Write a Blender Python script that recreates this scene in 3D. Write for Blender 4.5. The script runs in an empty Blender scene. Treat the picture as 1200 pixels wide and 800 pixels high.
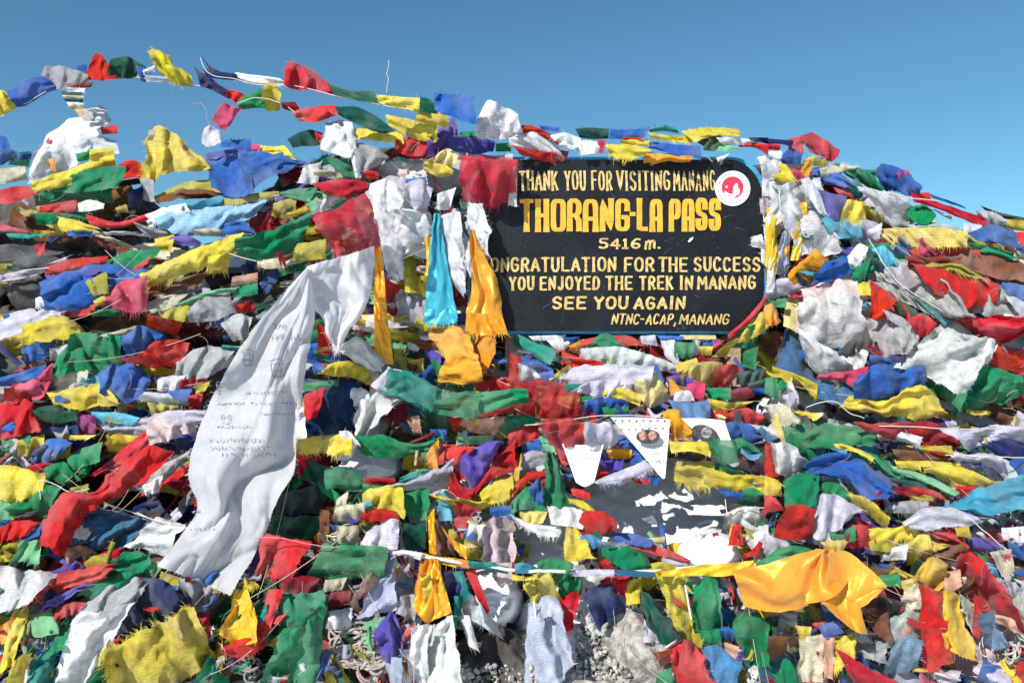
import bpy, math, random, re
import numpy as np
from mathutils import Vector, Matrix

# ---------------------------------------------------------------- camera, sky, sun
sc = bpy.context.scene
COL = sc.collection
F, EYE = 935.0, 1.5          # focal length in photo pixels (1200 wide), eye height
cam_d = bpy.data.cameras.new("camera"); cam = bpy.data.objects.new("camera", cam_d); COL.objects.link(cam)
cam.location = (0, 0, EYE); cam.rotation_euler = (math.radians(90), 0, 0)
cam_d.sensor_width = 36; cam_d.lens = 36*F/1200; cam_d.clip_start = .05; cam_d.clip_end = 8000
sc.camera = cam
SUN = Vector((.50, .68, -.62)).normalized()          # the way the light travels
elev = math.asin(-SUN.z); az = math.atan2(-SUN.x, -SUN.y)
w = bpy.data.worlds.new("World"); sc.world = w; w.use_nodes = True
nt = w.node_tree; nt.nodes.clear()
sk = nt.nodes.new('ShaderNodeTexSky'); sk.sky_type = 'NISHITA'; sk.sun_disc = False
sk.sun_elevation = elev; sk.sun_rotation = az; sk.altitude = 1200; sk.air_density = 1.0; sk.dust_density = .3; sk.ozone_density = 2.2
bg = nt.nodes.new('ShaderNodeBackground'); bg.inputs[1].default_value = .088
ow = nt.nodes.new('ShaderNodeOutputWorld')
tint = nt.nodes.new('ShaderNodeMix'); tint.data_type = 'RGBA'; tint.blend_type = 'MULTIPLY'; tint.inputs[0].default_value = 1
tint.inputs[7].default_value = (.63, 1.02, 1.06, 1); nt.links.new(sk.outputs[0], tint.inputs[6]); nt.links.new(tint.outputs[2], bg.inputs[0]); nt.links.new(bg.outputs[0], ow.inputs[0])
sl = bpy.data.lights.new("sun", 'SUN'); sl.energy = 4.9; sl.angle = math.radians(.55); sl.color = (1, .965, .91)
so = bpy.data.objects.new("sun", sl); COL.objects.link(so); so.rotation_euler = SUN.to_track_quat('-Z', 'Y').to_euler()
sc.view_settings.view_transform = 'Standard'; sc.view_settings.look = 'None'
sc.view_settings.gamma = 1; sc.view_settings.exposure = 0.40
sc.cycles.max_bounces = 6; sc.cycles.transparent_max_bounces = 12

rng = np.random.default_rng(7); random.seed(7)

# ---------------------------------------------------------------- helpers
def noise2(x, y, seed=0):
    x = np.asarray(x, float); y = np.asarray(y, float)
    xi = np.floor(x).astype(np.int64); yi = np.floor(y).astype(np.int64)
    fx = x-xi; fy = y-yi; fx = fx*fx*(3-2*fx); fy = fy*fy*(3-2*fy)
    def h(a, b):
        n = (a*374761393 + b*668265263 + seed*1442695041) & 0xffffffff
        n = ((n ^ (n >> 13))*1274126177) & 0xffffffff
        return ((n ^ (n >> 16)) & 0xffff)/32768.-1.
    return (h(xi, yi)*(1-fx)+h(xi+1, yi)*fx)*(1-fy)+(h(xi, yi+1)*(1-fx)+h(xi+1, yi+1)*fx)*fy
def fbm(x, y, seed=0, o=4):
    s = 0; a = 1.
    for i in range(o):
        s = s+a*noise2(x*2**i, y*2**i, seed+i); a *= .5
    return s
def smooth(a, b, x):
    t = np.clip((np.asarray(x, float)-a)/(b-a), 0, 1); return t*t*(3-2*t)
HOLES = [(775, 590, 105, 60), (648, 625, 44, 60), (395, 490, 62, 42), (930, 478, 52, 22), (430, 545, 45, 25), (560, 735, 60, 75)]
def hole(px, py):
    m = 0
    for (cx, cy, rx, ry) in HOLES:
        d = np.sqrt(((px-cx)/rx)**2+((py-cy)/ry)**2)
        m = np.maximum(m, 1-smooth(.75, 1.15, d))
    return m
GAPS = [(25, 290, 42, 15), (78, 288, 34, 11), (120, 375, 42, 9), (12, 402, 24, 13), (180, 587, 40, 20), (108, 560, 16, 12), (362, 592, 36, 18), (345, 618, 32, 14), (75, 640, 18, 10),
        (300, 222, 26, 8), (1060, 602, 26, 8), (1125, 492, 22, 9), (1012, 652, 15, 6), (1035, 706, 20, 14), (485, 625, 15, 20), (240, 395, 22, 10), (880, 442, 14, 10), (300, 640, 14, 12), (350, 470, 14, 20),
        (200, 640, 14, 8), (60, 470, 18, 5), (160, 480, 20, 5), (240, 258, 18, 6), (1180, 775, 34, 14), (900, 700, 10, 14), (525, 650, 10, 14), (700, 420, 10, 4), (30, 350, 24, 8), (1090, 630, 12, 8), (290, 325, 18, 8)]
def gap(px, py):
    m = 0
    for (cx, cy, rx, ry) in GAPS:
        m = np.maximum(m, 1-smooth(.7, 1.25, np.sqrt(((px-cx)/rx)**2+((py-cy)/ry)**2)))
    return m
def Y0(px, py):
    """distance of the flag slope from the eye, for a sight line given in photo pixels"""
    px = np.asarray(px, float); py = np.asarray(py, float)
    t = (py-390)/420.
    near = smooth(330, 520, px)*(1-smooth(910, 1010, px))
    up = np.clip(-t, 0, 1)**1.3*.75*(1-near)
    y = 3.13-.50*smooth(0, 1.15, t)+up+.10*((px-650)/600.)**2
    y = y+.05*noise2(px/130., py/90., 5)*smooth(-.1, .2, t+(1-near))
    return y
DF = []
def Dl(px, py):
    """how far (cm) the outer layer of flags stands in front of the base slope"""
    px = np.asarray(px, float); py = np.asarray(py, float)
    gx_ = np.clip((px+50)/1300*26, 0, 25.99); gy_ = np.clip((py-120)/700*14, 0, 13.99)
    i = gx_.astype(int); j = gy_.astype(int); fx = gx_-i; fy = gy_-j; G = DF[0]
    v = (G[j, i]*(1-fx)+G[j, i+1]*fx)*(1-fy)+(G[j+1, i]*(1-fx)+G[j+1, i+1]*fx)*fy
    k = smooth(545, 580, px)*(1-smooth(900, 935, px))*(1-smooth(392, 430, py))
    return v*(1-k)+(-4)*k
def P(px, py, Y):
    px = np.asarray(px, float); py = np.asarray(py, float)
    return np.stack([(px-600)/F*Y, Y+0*px, EYE-(py-400)/F*Y], -1)

def mesh_np(name, V, faces, cols=None, alpha=None, uv=None, mat=None, smoothf=True):
    """V (n,3); faces: list of index arrays (m,3)/(m,4); colours and uv per vertex"""
    me = bpy.data.meshes.new(name)
    loops = np.concatenate([f.reshape(-1) for f in faces]).astype(np.int32)
    tot = np.concatenate([np.full(len(f), f.shape[1], np.int32) for f in faces])
    st = np.concatenate([[0], np.cumsum(tot)[:-1]]).astype(np.int32)
    me.vertices.add(len(V)); me.vertices.foreach_set('co', np.ascontiguousarray(V, np.float32).ravel())
    me.loops.add(len(loops)); me.loops.foreach_set('vertex_index', loops)
    me.polygons.add(len(tot)); me.polygons.foreach_set('loop_start', st); me.polygons.foreach_set('loop_total', tot)
    me.polygons.foreach_set('use_smooth', np.full(len(tot), smoothf, bool))
    me.update(calc_edges=True)
    if cols is not None:
        c = np.ones((len(V), 4), np.float32); c[:, :3] = cols
        if alpha is not None: c[:, 3] = alpha
        a = me.color_attributes.new('Col', 'FLOAT_COLOR', 'POINT'); a.data.foreach_set('color', c.ravel())
    if uv is not None:
        l = me.uv_layers.new(name='UVMap'); l.data.foreach_set('uv', np.ascontiguousarray(uv[loops], np.float32).ravel())
    if mat: me.materials.append(mat)
    return me
def link(name, me, parent=None, loc=None):
    o = bpy.data.objects.new(name, me); COL.objects.link(o)
    if parent is not None: o.parent = parent
    if loc is not None: o.location = loc
    return o
def tag(o, label=None, cat=None, group=None, kind=None):
    for k, v in (('label', label), ('category', cat), ('group', group), ('kind', kind)):
        if v: o[k] = v
    return o
def recentre(V):
    c = np.array([V[:, 0].mean(), V[:, 1].mean(), V[:, 2].min()]); return V-c, c

# ---------------------------------------------------------------- materials
def node_mat(name):
    m = bpy.data.materials.new(name); m.use_nodes = True; t = m.node_tree; t.nodes.clear()
    o = t.nodes.new('ShaderNodeOutputMaterial'); return m, t, o
def N(t, typ, **kw):
    n = t.nodes.new(typ)
    for k, v in kw.items():
        if k.startswith('i'): n.inputs[int(k[1:])].default_value = v
        else: setattr(n, k, v)
    return n
def math_(t, op, a, b=None):
    n = t.nodes.new('ShaderNodeMath'); n.operation = op
    for i, x in enumerate((a, b)):
        if x is None: continue
        if isinstance(x, (int, float)): n.inputs[i].default_value = x
        else: t.links.new(x, n.inputs[i])
    return n.outputs[0]
def mix(t, fac, a, b, mode='MIX'):
    n = t.nodes.new('ShaderNodeMix'); n.data_type = 'RGBA'; n.blend_type = mode
    for s, x in ((0, fac), (6, a), (7, b)):
        if hasattr(x, 'is_output'): t.links.new(x, n.inputs[s])
        elif s == 0: n.inputs[0].default_value = x
        else: n.inputs[s].default_value = (*x, 1)
    return n.outputs[2]
def cloth_material(name, rough, transl, sheen, bump, weave, see=0.0, ink=(.03, .03, .05), sat=False, inkf=.42, fade_lo=.66, bleach=.26, metal=0, gs=(330, 260, 1), gthr=.52):
    """uv is in metres along the cloth; colour alpha carries how strongly it is block printed"""
    m, t, o = node_mat(name); L = t.links.new
    at = N(t, 'ShaderNodeAttribute', attribute_name='Col')
    uvn = N(t, 'ShaderNodeUVMap'); uvn.uv_map = 'UVMap'
    pos = N(t, 'ShaderNodeNewGeometry').outputs['Position']
    nz = N(t, 'ShaderNodeTexNoise'); nz.inputs['Scale'].default_value = 22; nz.inputs['Detail'].default_value = 6; nz.inputs['Roughness'].default_value = .65
    L(pos, nz.inputs['Vector'])
    # faded and dirty patches
    fade = N(t, 'ShaderNodeMapRange'); fade.inputs[1].default_value = .35; fade.inputs[2].default_value = .68
    fade.inputs[3].default_value = fade_lo; fade.inputs[4].default_value = 1.12; L(nz.outputs[0], fade.inputs[0])
    col = mix(t, 1.0, at.outputs['Color'], fade.outputs[0], 'MULTIPLY')
    nb = N(t, 'ShaderNodeTexNoise'); nb.inputs['Scale'].default_value = 7; nb.inputs['Detail'].default_value = 5; L(pos, nb.inputs['Vector'])
    bl = N(t, 'ShaderNodeMapRange'); bl.inputs[1].default_value = .45; bl.inputs[2].default_value = .78; bl.inputs[3].default_value = 0; bl.inputs[4].default_value = bleach; L(nb.outputs[0], bl.inputs[0])
    col = mix(t, bl.outputs[0], col, (.50, .48, .46))
    sv = N(t, 'ShaderNodeSeparateXYZ'); L(uvn.outputs[0], sv.inputs[0])
    # block print: rows of little glyphs
    rows = math_(t, 'SINE', math_(t, 'MULTIPLY', sv.outputs[1], 2*math.pi/.011))
    rows = math_(t, 'GREATER_THAN', rows, .25)
    mp = N(t, 'ShaderNodeMapping'); mp.inputs['Scale'].default_value = gs; L(uvn.outputs[0], mp.inputs[0])
    g = N(t, 'ShaderNodeTexNoise'); g.inputs['Scale'].default_value = 1; g.inputs['Detail'].default_value = 1; L(mp.outputs[0], g.inputs['Vector'])
    gl = math_(t, 'GREATER_THAN', g.outputs[0], gthr)
    mp2 = N(t, 'ShaderNodeMapping'); mp2.inputs['Scale'].default_value = (14, 14, 1); L(uvn.outputs[0], mp2.inputs[0])
    g2 = N(t, 'ShaderNodeTexNoise'); g2.inputs['Scale'].default_value = 1; g2.inputs['Detail'].default_value = 0; L(mp2.outputs[0], g2.inputs['Vector'])
    blk = math_(t, 'GREATER_THAN', g2.outputs[0], .44)
    pr = math_(t, 'MULTIPLY', math_(t, 'MULTIPLY', rows, gl), math_(t, 'MULTIPLY', at.outputs['Alpha'], blk))
    col = mix(t, math_(t, 'MULTIPLY', pr, inkf), col, ink)
    # weave and crumple relief
    mpw = N(t, 'ShaderNodeMapping'); mpw.inputs['Scale'].default_value = (weave, weave*.35, 1); L(uvn.outputs[0], mpw.inputs[0])
    wv = N(t, 'ShaderNodeTexNoise'); wv.inputs['Scale'].default_value = 1; wv.inputs['Detail'].default_value = 3; L(mpw.outputs[0], wv.inputs['Vector'])
    cr = N(t, 'ShaderNodeTexNoise'); cr.inputs['Scale'].default_value = 24; cr.inputs['Detail'].default_value = 2.2; cr.inputs['Distortion'].default_value = 1.4; L(pos, cr.inputs['Vector'])
    h = math_(t, 'ADD', math_(t, 'MULTIPLY', wv.outputs[0], .12), math_(t, 'MULTIPLY', cr.outputs[0], 1.0))
    bp = N(t, 'ShaderNodeBump'); bp.inputs['Strength'].default_value = bump; bp.inputs['Distance'].default_value = .012; L(h, bp.inputs['Height'])
    threads = N(t, 'ShaderNodeMapRange'); threads.inputs[1].default_value = .3; threads.inputs[2].default_value = .7
    threads.inputs[3].default_value = .9; threads.inputs[4].default_value = 1.1; L(wv.outputs[0], threads.inputs[0])
    col = mix(t, 1.0, col, threads.outputs[0], 'MULTIPLY')
    b = N(t, 'ShaderNodeBsdfPrincipled'); b.inputs['Roughness'].default_value = rough
    b.inputs['Sheen Weight'].default_value = sheen; b.inputs['Specular IOR Level'].default_value = .5 if sat else .15
    if sat: b.inputs['Anisotropic'].default_value = .4; b.inputs['Metallic'].default_value = .35
    L(col, b.inputs['Base Color']); L(bp.outputs[0], b.inputs['Normal'])
    tr = N(t, 'ShaderNodeBsdfTranslucent'); L(col, tr.inputs[0]); L(bp.outputs[0], tr.inputs[1])
    ms = N(t, 'ShaderNodeMixShader'); ms.inputs[0].default_value = transl
    L(b.outputs[0], ms.inputs[1]); L(tr.outputs[0], ms.inputs[2]); out = ms.outputs[0]
    if see:
        tp = N(t, 'ShaderNodeBsdfTransparent'); m2 = N(t, 'ShaderNodeMixShader')
        thr = N(t, 'ShaderNodeMapRange'); thr.inputs[1].default_value = .3; thr.inputs[2].default_value = .7
        thr.inputs[3].default_value = see*1.5; thr.inputs[4].default_value = see*.5; L(wv.outputs[0], thr.inputs[0])
        L(thr.outputs[0], m2.inputs[0]); L(out, m2.inputs[1]); L(tp.outputs[0], m2.inputs[2]); out = m2.outputs[0]
    L(out, o.inputs[0]); return m
M_COTTON = cloth_material('cotton_cloth', .92, .25, .12, .46, 700)
M_SHEER = cloth_material('sheer_cloth', .85, .38, .1, .25, 800, see=.16)
M_SATIN = cloth_material('satin_cloth', .42, .2, .15, .12, 1100, sat=True, fade_lo=.95, bleach=0)
M_KHATA = cloth_material('khata_cloth', .62, .46, .1, .14, 900, see=.07, fade_lo=.93, bleach=0, inkf=.9, gs=(150, 190, 1), gthr=.54)
M_PAPER = cloth_material('paper', .8, .15, 0, .05, 300, fade_lo=.95, bleach=0)

def simple(name, col, rough=.7, bump=0, bscale=40, col2=None, nscale=8, spec=.3, lo=.4, hi=.6, detail=8):
    m, t, o = node_mat(name); L = t.links.new
    b = N(t, 'ShaderNodeBsdfPrincipled'); b.inputs['Roughness'].default_value = rough; b.inputs['Specular IOR Level'].default_value = spec
    pos = N(t, 'ShaderNodeNewGeometry').outputs['Position']
    if col2:
        n = N(t, 'ShaderNodeTexNoise'); n.inputs['Scale'].default_value = nscale; n.inputs['Detail'].default_value = detail; n.inputs['Roughness'].default_value = .6; L(pos, n.inputs['Vector'])
        r = N(t, 'ShaderNodeMapRange'); r.inputs[1].default_value = lo; r.inputs[2].default_value = hi; L(n.outputs[0], r.inputs[0])
        L(mix(t, r.outputs[0], col, col2), b.inputs['Base Color'])
    else: b.inputs['Base Color'].default_value = (*col, 1)
    if bump:
        n2 = N(t, 'ShaderNodeTexNoise'); n2.inputs['Scale'].default_value = bscale; n2.inputs['Detail'].default_value = 6; L(pos, n2.inputs['Vector'])
        bp = N(t, 'ShaderNodeBump'); bp.inputs['Strength'].default_value = bump; bp.inputs['Distance'].default_value = .01; L(n2.outputs[0], bp.inputs['Height']); L(bp.outputs[0], b.inputs['Normal'])
    L(b.outputs[0], o.inputs[0]); return m
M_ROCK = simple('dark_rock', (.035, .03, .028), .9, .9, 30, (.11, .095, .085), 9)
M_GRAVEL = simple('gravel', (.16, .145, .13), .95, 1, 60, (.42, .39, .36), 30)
M_SNOW = simple('snow', (.86, .86, .92), .6, .6, 26, (.9, .9, .94), 5, .3)
M_CORD = simple('cord', (.62, .58, .52), .9, .3, 200)
M_CORDP = simple('cord_dyed', (.55, .2, .22), .9, .3, 200)
M_BLACK = simple('black_board_paint', (.005, .0055, .008), .5, .2, 60, (.015, .016, .021), 5, .25, .45, .75)
M_RIM = simple('blue_rim_paint', (.03, .23, .40), .5, .2, 60, (.05, .32, .5), 20)
M_GOLD = simple('yellow_sign_paint', (.80, .39, .04), .5, .15, 90, (.70, .33, .03), 30)
M_PALE = simple('pale_sign_paint', (.68, .49, .19), .55, .15, 90, (.42, .29, .09), 60)
M_WHITE = simple('white_paint', (.78, .78, .78), .5, .1, 90, (.7, .7, .71), 40)
M_RED = simple('crimson_paint', (.62, .03, .06), .5)
M_INK = simple('dark_ink', (.03, .03, .04), .7, 0, 40, (.09, .07, .07), 120)
M_SKIN = simple('printed_skin', (.55, .30, .22), .7, 0, 40, (.2, .1, .08), 90)
M_WOOD = simple('weathered_wood', (.30, .21, .14), .85, .5, 90, (.45, .33, .22), 60)

# ---------------------------------------------------------------- colours
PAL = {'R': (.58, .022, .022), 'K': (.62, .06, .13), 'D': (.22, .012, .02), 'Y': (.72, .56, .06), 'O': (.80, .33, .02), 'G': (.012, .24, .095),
 'E': (.008, .085, .05), 'T': (.02, .26, .22), 'B': (.03, .12, .42), 'N': (.012, .022, .11), 'C': (.10, .42, .58), 'W': (.76, .75, .75), 'S': (.44, .43, .45),
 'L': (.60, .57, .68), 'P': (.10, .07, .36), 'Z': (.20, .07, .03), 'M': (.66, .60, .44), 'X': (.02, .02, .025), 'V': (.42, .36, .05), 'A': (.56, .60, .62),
 'H': (.74, .40, .28), 'J': (.20, .50, .26), 'U': (.04, .12, .42)}
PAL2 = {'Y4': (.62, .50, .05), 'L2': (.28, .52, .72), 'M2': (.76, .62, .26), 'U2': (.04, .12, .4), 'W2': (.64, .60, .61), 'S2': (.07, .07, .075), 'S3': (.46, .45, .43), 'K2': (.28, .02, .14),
 'H2': (.74, .56, .56), 'U3': (.06, .16, .32), 'B2': (.10, .27, .52), 'Y2': (.76, .58, .16), 'Y3': (.85, .52, .03), 'B3': (.03, .14, .27), 'C2': (.05, .32, .5),
 'O2': (.62, .2, .02), 'O3': (.86, .34, .01), 'O4': (.86, .40, .03), 'O5': (.86, .38, .04), 'C3': (.05, .48, .62), 'U4': (.45, .50, .64), 'U5': (.22, .36, .52), 'A2': (.56, .62, .54),
 'A3': (.66, .62, .68), 'W4': (.74, .74, .77), 'W5': (.84, .84, .84), 'R3': (.66, .03, .04), 'S4': (.34, .34, .35), 'U3x': (.05, .1, .2)}
PAL.update(PAL2)
NAMES = {'R': 'red', 'K': 'pink', 'D': 'dark red', 'Y': 'yellow', 'O': 'orange', 'G': 'green', 'E': 'dark green', 'T': 'teal', 'B': 'blue', 'N': 'navy', 'C': 'light blue',
 'W': 'white', 'S': 'grey', 'L': 'lavender', 'P': 'violet', 'Z': 'brown', 'M': 'cream', 'X': 'black', 'V': 'olive', 'A': 'silvery', 'H': 'peach', 'J': 'light green', 'U': 'blue',
 'L2': 'light blue', 'H2': 'pinkish white', 'B2': 'light blue', 'S2': 'dark grey', 'C2': 'turquoise', 'C3': 'turquoise', 'K2': 'magenta', 'U3': 'steel blue', 'U5': 'pale blue', 'U4': 'bluish white',
 'Y2': 'golden yellow', 'Y3': 'golden', 'M2': 'cream yellow', 'O2': 'rusty orange', 'A2': 'pale green', 'W2': 'off-white', 'B3': 'steel blue'}
TILES = {'A': (0, 40, 4), 'B': (300, 40, 4), 'C': (600, 100, 4), 'D': (900, 100, 4), 'E': (0, 220, 4), 'F': (300, 220, 4), 'G': (600, 280, 4), 'H': (900, 280, 4),
 'I': (0, 410, 4), 'J': (300, 410, 4), 'K': (600, 440, 4), 'L': (900, 440, 4), 'M': (0, 600, 4), 'N': (300, 600, 4), 'O': (600, 600, 4), 'P': (900, 600, 4),
 'Q': (150, 150, 4.792), 'Z': (180, 300, 2), 'X': (-900, -900, 1)}

# ---------------------------------------------------------------- a piece of cloth
def spl(pts, u):
    """smooth curve through the given points, sampled at u in 0..1 by arc length"""
    p = np.asarray(pts, float)
    if len(p) == 2: return p[0]*(1-u)[:, None]+p[1]*u[:, None]
    d = np.r_[0, np.cumsum(np.linalg.norm(np.diff(p, axis=0), axis=1)+1e-6)]; d /= d[-1]
    m = np.gradient(p, d, axis=0)
    i = np.clip(np.searchsorted(d, u, side='right')-1, 0, len(p)-2)
    h = (d[i+1]-d[i]); s = (u-d[i])/h; s = s[:, None]; h = h[:, None]
    return (2*s**3-3*s**2+1)*p[i]+(s**3-2*s**2+s)*h*m[i]+(-2*s**3+3*s**2)*p[i+1]+(s**3-s**2)*h*m[i+1]
def cloth(top, bot, col, d, opts=(), seed=0, step=2.6, ybase=None, amp=1.0):
    r = np.random.default_rng(seed+11)
    top = np.asarray(top, float); bot = np.asarray(bot, float)
    ln = lambda q: np.linalg.norm(np.diff(q, axis=0), axis=1).sum()
    lu = max(ln(top), ln(bot), 4); lv = max(np.linalg.norm(top[0]-bot[0]), np.linalg.norm(top[-1]-bot[-1]), np.linalg.norm(top[len(top)//2]-bot[len(bot)//2]), 4)
    nu = int(np.clip(lu/step, 5, 90))+1; nv = int(np.clip(lv/step, 4, 90))+1
    u = np.linspace(0, 1, nu); v = np.linspace(0, 1, nv)
    T = spl(top, u); B = spl(bot, u)
    g = T[None]*(1-v)[:, None, None]+B[None]*v[:, None, None]            # nv,nu,2 pixels
    px, py = g[..., 0], g[..., 1]
    size = min(lu, lv)
    U, V = np.meshgrid(u*lu, v*lv)
    # ragged outline
    jx = fbm(px/14, py/14, seed*3+1, 3)*min(2.2, size*.06); jy = fbm(px/14, py/14, seed*3+77, 3)*min(2.2, size*.06)
    wob = min(1., size/30.)
    cx, cy = px.mean(), py.mean()
    base = Y0(px, py)*.35+Y0(cx, cy)*.65 if ybase is None else ybase+0*px
    Y = base-d*.01
    # folds: gathered ridges across the chosen way, in metres
    flat = '0' in opts
    along_u = 'h' in opts if ('h' in opts or 'v' in opts) else lu > lv
    wide = 'w' in opts
    th0 = (math.pi/2 if along_u else 0)
    acc = 0
    wl0 = np.clip(size*.42, 7, 34) if not wide else np.clip(size*.6, 20, 60)
    warp = fbm(U/(wl0*2.2), V/(wl0*2.2), seed*5+3, 2)
    broad = 'w' in opts or 'k' in opts
    for k, (wm, a) in enumerate(((1.7, 1.05), (.95, .50))):
        wl = wl0*wm; th = th0+r.normal(0, .28+.12*k)
        ph = (U*math.cos(th)+V*math.sin(th))/wl+r.random()*7+warp*(.42/wm**.5)
        s = np.sin(2*math.pi*ph); s = np.sign(s)*np.abs(s)**.75 if k == 0 else 1-2*np.abs(((ph) % 1)*2-1)
        acc = acc+a*s*wm*(.55+.45*fbm(U/(wl0*1.6)+k*9, V/(wl0*1.6), seed*7+k, 2))
    # pinched creases that branch and fade out
    for k, (wm, a, el) in enumerate(((1.25, .85, 3.2), (.62, .45, 3.5), (.33, .30, 2.5))):
        if 'k' in opts and k >= 1: continue
        if wide and 'q' in opts: wm, a = wm*(.75, .8, .9)[k], a*(1.1, 1.5, 2.2)[k]
        wl = wl0*wm; th = th0+r.normal(0, .45)
        q1 = (U*math.cos(th)+V*math.sin(th))/wl+warp*.5; q2 = (V*math.cos(th)-U*math.sin(th))/(wl*el)
        rg = 1-np.abs(noise2(q1+k*31, q2, seed*9+k))*1.6
        acc = acc+a*np.sign(rg)*np.abs(rg)**1.6*wm*1.3
    A = wl0/F*3.0*.15*amp*(.85 if wide and 'q' in opts else .75 if broad else 1)*(1.2 if not flat else .08)
    acc = acc+(.03 if 'k' in opts else .16 if broad else .32)*fbm(U/(wl0*.8), V/(wl0*.8), seed+5, 3)
    tilt = r.normal(0, 1, 2)*.60*(0 if flat or broad else 1)
    Y = Y+acc*A+(tilt[0]*(U/lu-.5)*min(lu, 62)+tilt[1]*(V/lv-.5)*min(lv, 62))*3/F*.62
    if not flat and not broad and 'q' not in opts and lu > lv*.8:      # cloth bellies out under its hem and tucks back in
        bl_ = min(.25*lv*3/F, .05)*r.uniform(.55, 1.15); Y = Y-bl_*np.sin(math.pi*np.clip(V/lv, 0, 1)**.72)
    ex = (np.minimum(np.minimum(U, lu-U), np.minimum(V, lv-V)) < 1.5)
    if not flat:
        kj = .35 if broad or 'q' in opts else 1.2
        px = px+jx*wob*kj; py = py+jy*wob*kj
    W = P(px, py, Y).reshape(-1, 3)
    idx = np.arange(nu*nv).reshape(nv, nu)
    q = np.stack([idx[:-1, :-1], idx[1:, :-1], idx[1:, 1:], idx[:-1, 1:]], -1).reshape(-1, 4)
    uv = np.stack([U.ravel()*3/F+seed*.37, -V.ravel()*3/F+seed*.11], -1)
    cols = np.tile(col, (nu*nv, 1))
    al = np.full(nu*nv, .9 if 'p' in opts else .55 if 'pp' in opts else 0.)
    if 'q' in opts: al = al*0
    faces = [q]
    # loose threads along the edges
    if not flat:
        G = W.reshape(nv, nu, 3); SV = []; SF = []; SU = []; n0 = len(W)
        edges = {'t': (G[0], G[0]-G[min(2, nv-1)], lu), 'b': (G[-1], G[-1]-G[-min(3, nv)], lu), 'l': (G[:, 0], G[:, 0]-G[:, min(2, nu-1)], lv), 'r': (G[:, -1], G[:, -1]-G[:, -min(3, nu)], lv)}
        for e, (E, O, L) in edges.items():
            long = ('f'+e) in opts
            n = int(L/(.75 if long else 4.0))
            if n < 1 or L < 5 or ('k' in opts and not long): continue
            s = np.sort(r.random(n))*(len(E)-1)*.999; i = s.astype(int); f = (s-i)[:, None]
            p0 = E[i]*(1-f)+E[np.minimum(i+1, len(E)-1)]*f
            od = O[i]; od = od/(np.linalg.norm(od, axis=1, keepdims=True)+1e-9)
            ll = (.006+.026*r.random((n, 1))**1.7)*(1 if size > 30 else .6) if long else (.003+.012*r.random((n, 1))**2)
            cl = fbm(s/ (len(E)) *L/7, s*0+seed, seed, 2)[:, None]
            dirn = od+np.c_[r.normal(0, .25, n), r.normal(0, .2, n)-.15, r.normal(0, .25, n)-.12]+cl*np.array([[.4, 0, .1]])
            mid = p0+dirn*ll*.55; end = mid+(dirn+r.normal(0, .55, (n, 3))+np.array([[0, 0, -.3]]))*ll*.5
            wd = np.cross(dirn, np.array([0, 1, 0])); wd = wd/(np.linalg.norm(wd, axis=1, keepdims=True)+1e-9)*(.0007 if long else .0005)
            p0 = p0-od*.003
            k = n0+len(SV)*0
            blk = np.stack([p0-wd, p0+wd, mid-wd*.8, mid+wd*.8, end], 1)
            SV.append(blk.reshape(-1, 3))
        if SV:
            S = np.concatenate(SV); n = len(S)//5; b = n0+np.arange(n)*5
            faces = [q, np.stack([b, b+1, b+3, b+2], -1), np.stack([b+2, b+3, b+4], -1)]
            W = np.concatenate([W, S]); uv = np.concatenate([uv, np.zeros((len(S), 2))+seed*.1])
            lc = np.clip(np.asarray(col)*1.15+.02, 0, .85)
            cols = np.concatenate([cols, np.tile(lc, (len(S), 1))]); al = np.concatenate([al, np.zeros(len(S))])
    return W, faces, cols, al, uv

def tube(pts, rad, nr=6, cyc=False):
    p = np.asarray(pts, float); n = len(p)
    t = np.gradient(p, axis=0); t /= np.linalg.norm(t, axis=1, keepdims=True)+1e-9
    up = np.array([.13, .97, .2]); a = np.cross(t, up); a /= np.linalg.norm(a, axis=1, keepdims=True)+1e-9; b = np.cross(t, a)
    an = np.arange(nr)*2*math.pi/nr; rad = np.broadcast_to(rad, (n,))
    V = p[:, None]+rad[:, None, None]*(a[:, None]*np.cos(an)[None, :, None]+b[:, None]*np.sin(an)[None, :, None])
    i = np.arange(n-1)[:, None]*nr; j = np.arange(nr)[None]; j2 = (j+1) % nr
    Fq = np.stack([i+j, i+j2, i+nr+j2, i+nr+j], -1).reshape(-1, 4)
    return V.reshape(-1, 3), Fq
def cord(name, tile, pts, d, rad, mat, parent=None):
    x0, y0, s = TILES[tile]
    p = np.array(pts, float)/s+np.array([x0, y0]); L = np.linalg.norm(np.diff(p, axis=0), axis=1).sum()
    q = spl(p, np.linspace(0, 1, int(L/3)+4))
    Yb = 3.12-d*.01 if d >= 20 and q[:, 1].mean() < 165 else None
    yy = Y0(q[:, 0], q[:, 1])*.35+Y0(q[:, 0].mean(), q[:, 1].mean())*.65-d*.01-.012
    q = q+np.stack([noise2(q[:, 0]/9, q[:, 1]/9, 3), noise2(q[:, 0]/9, q[:, 1]/9, 4)], -1)*.5
    V, Fq = tube(P(q[:, 0], q[:, 1], yy), rad, 6)
    me = mesh_np(name, V, [Fq], mat=mat)
    return link(name, me, parent)

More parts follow.
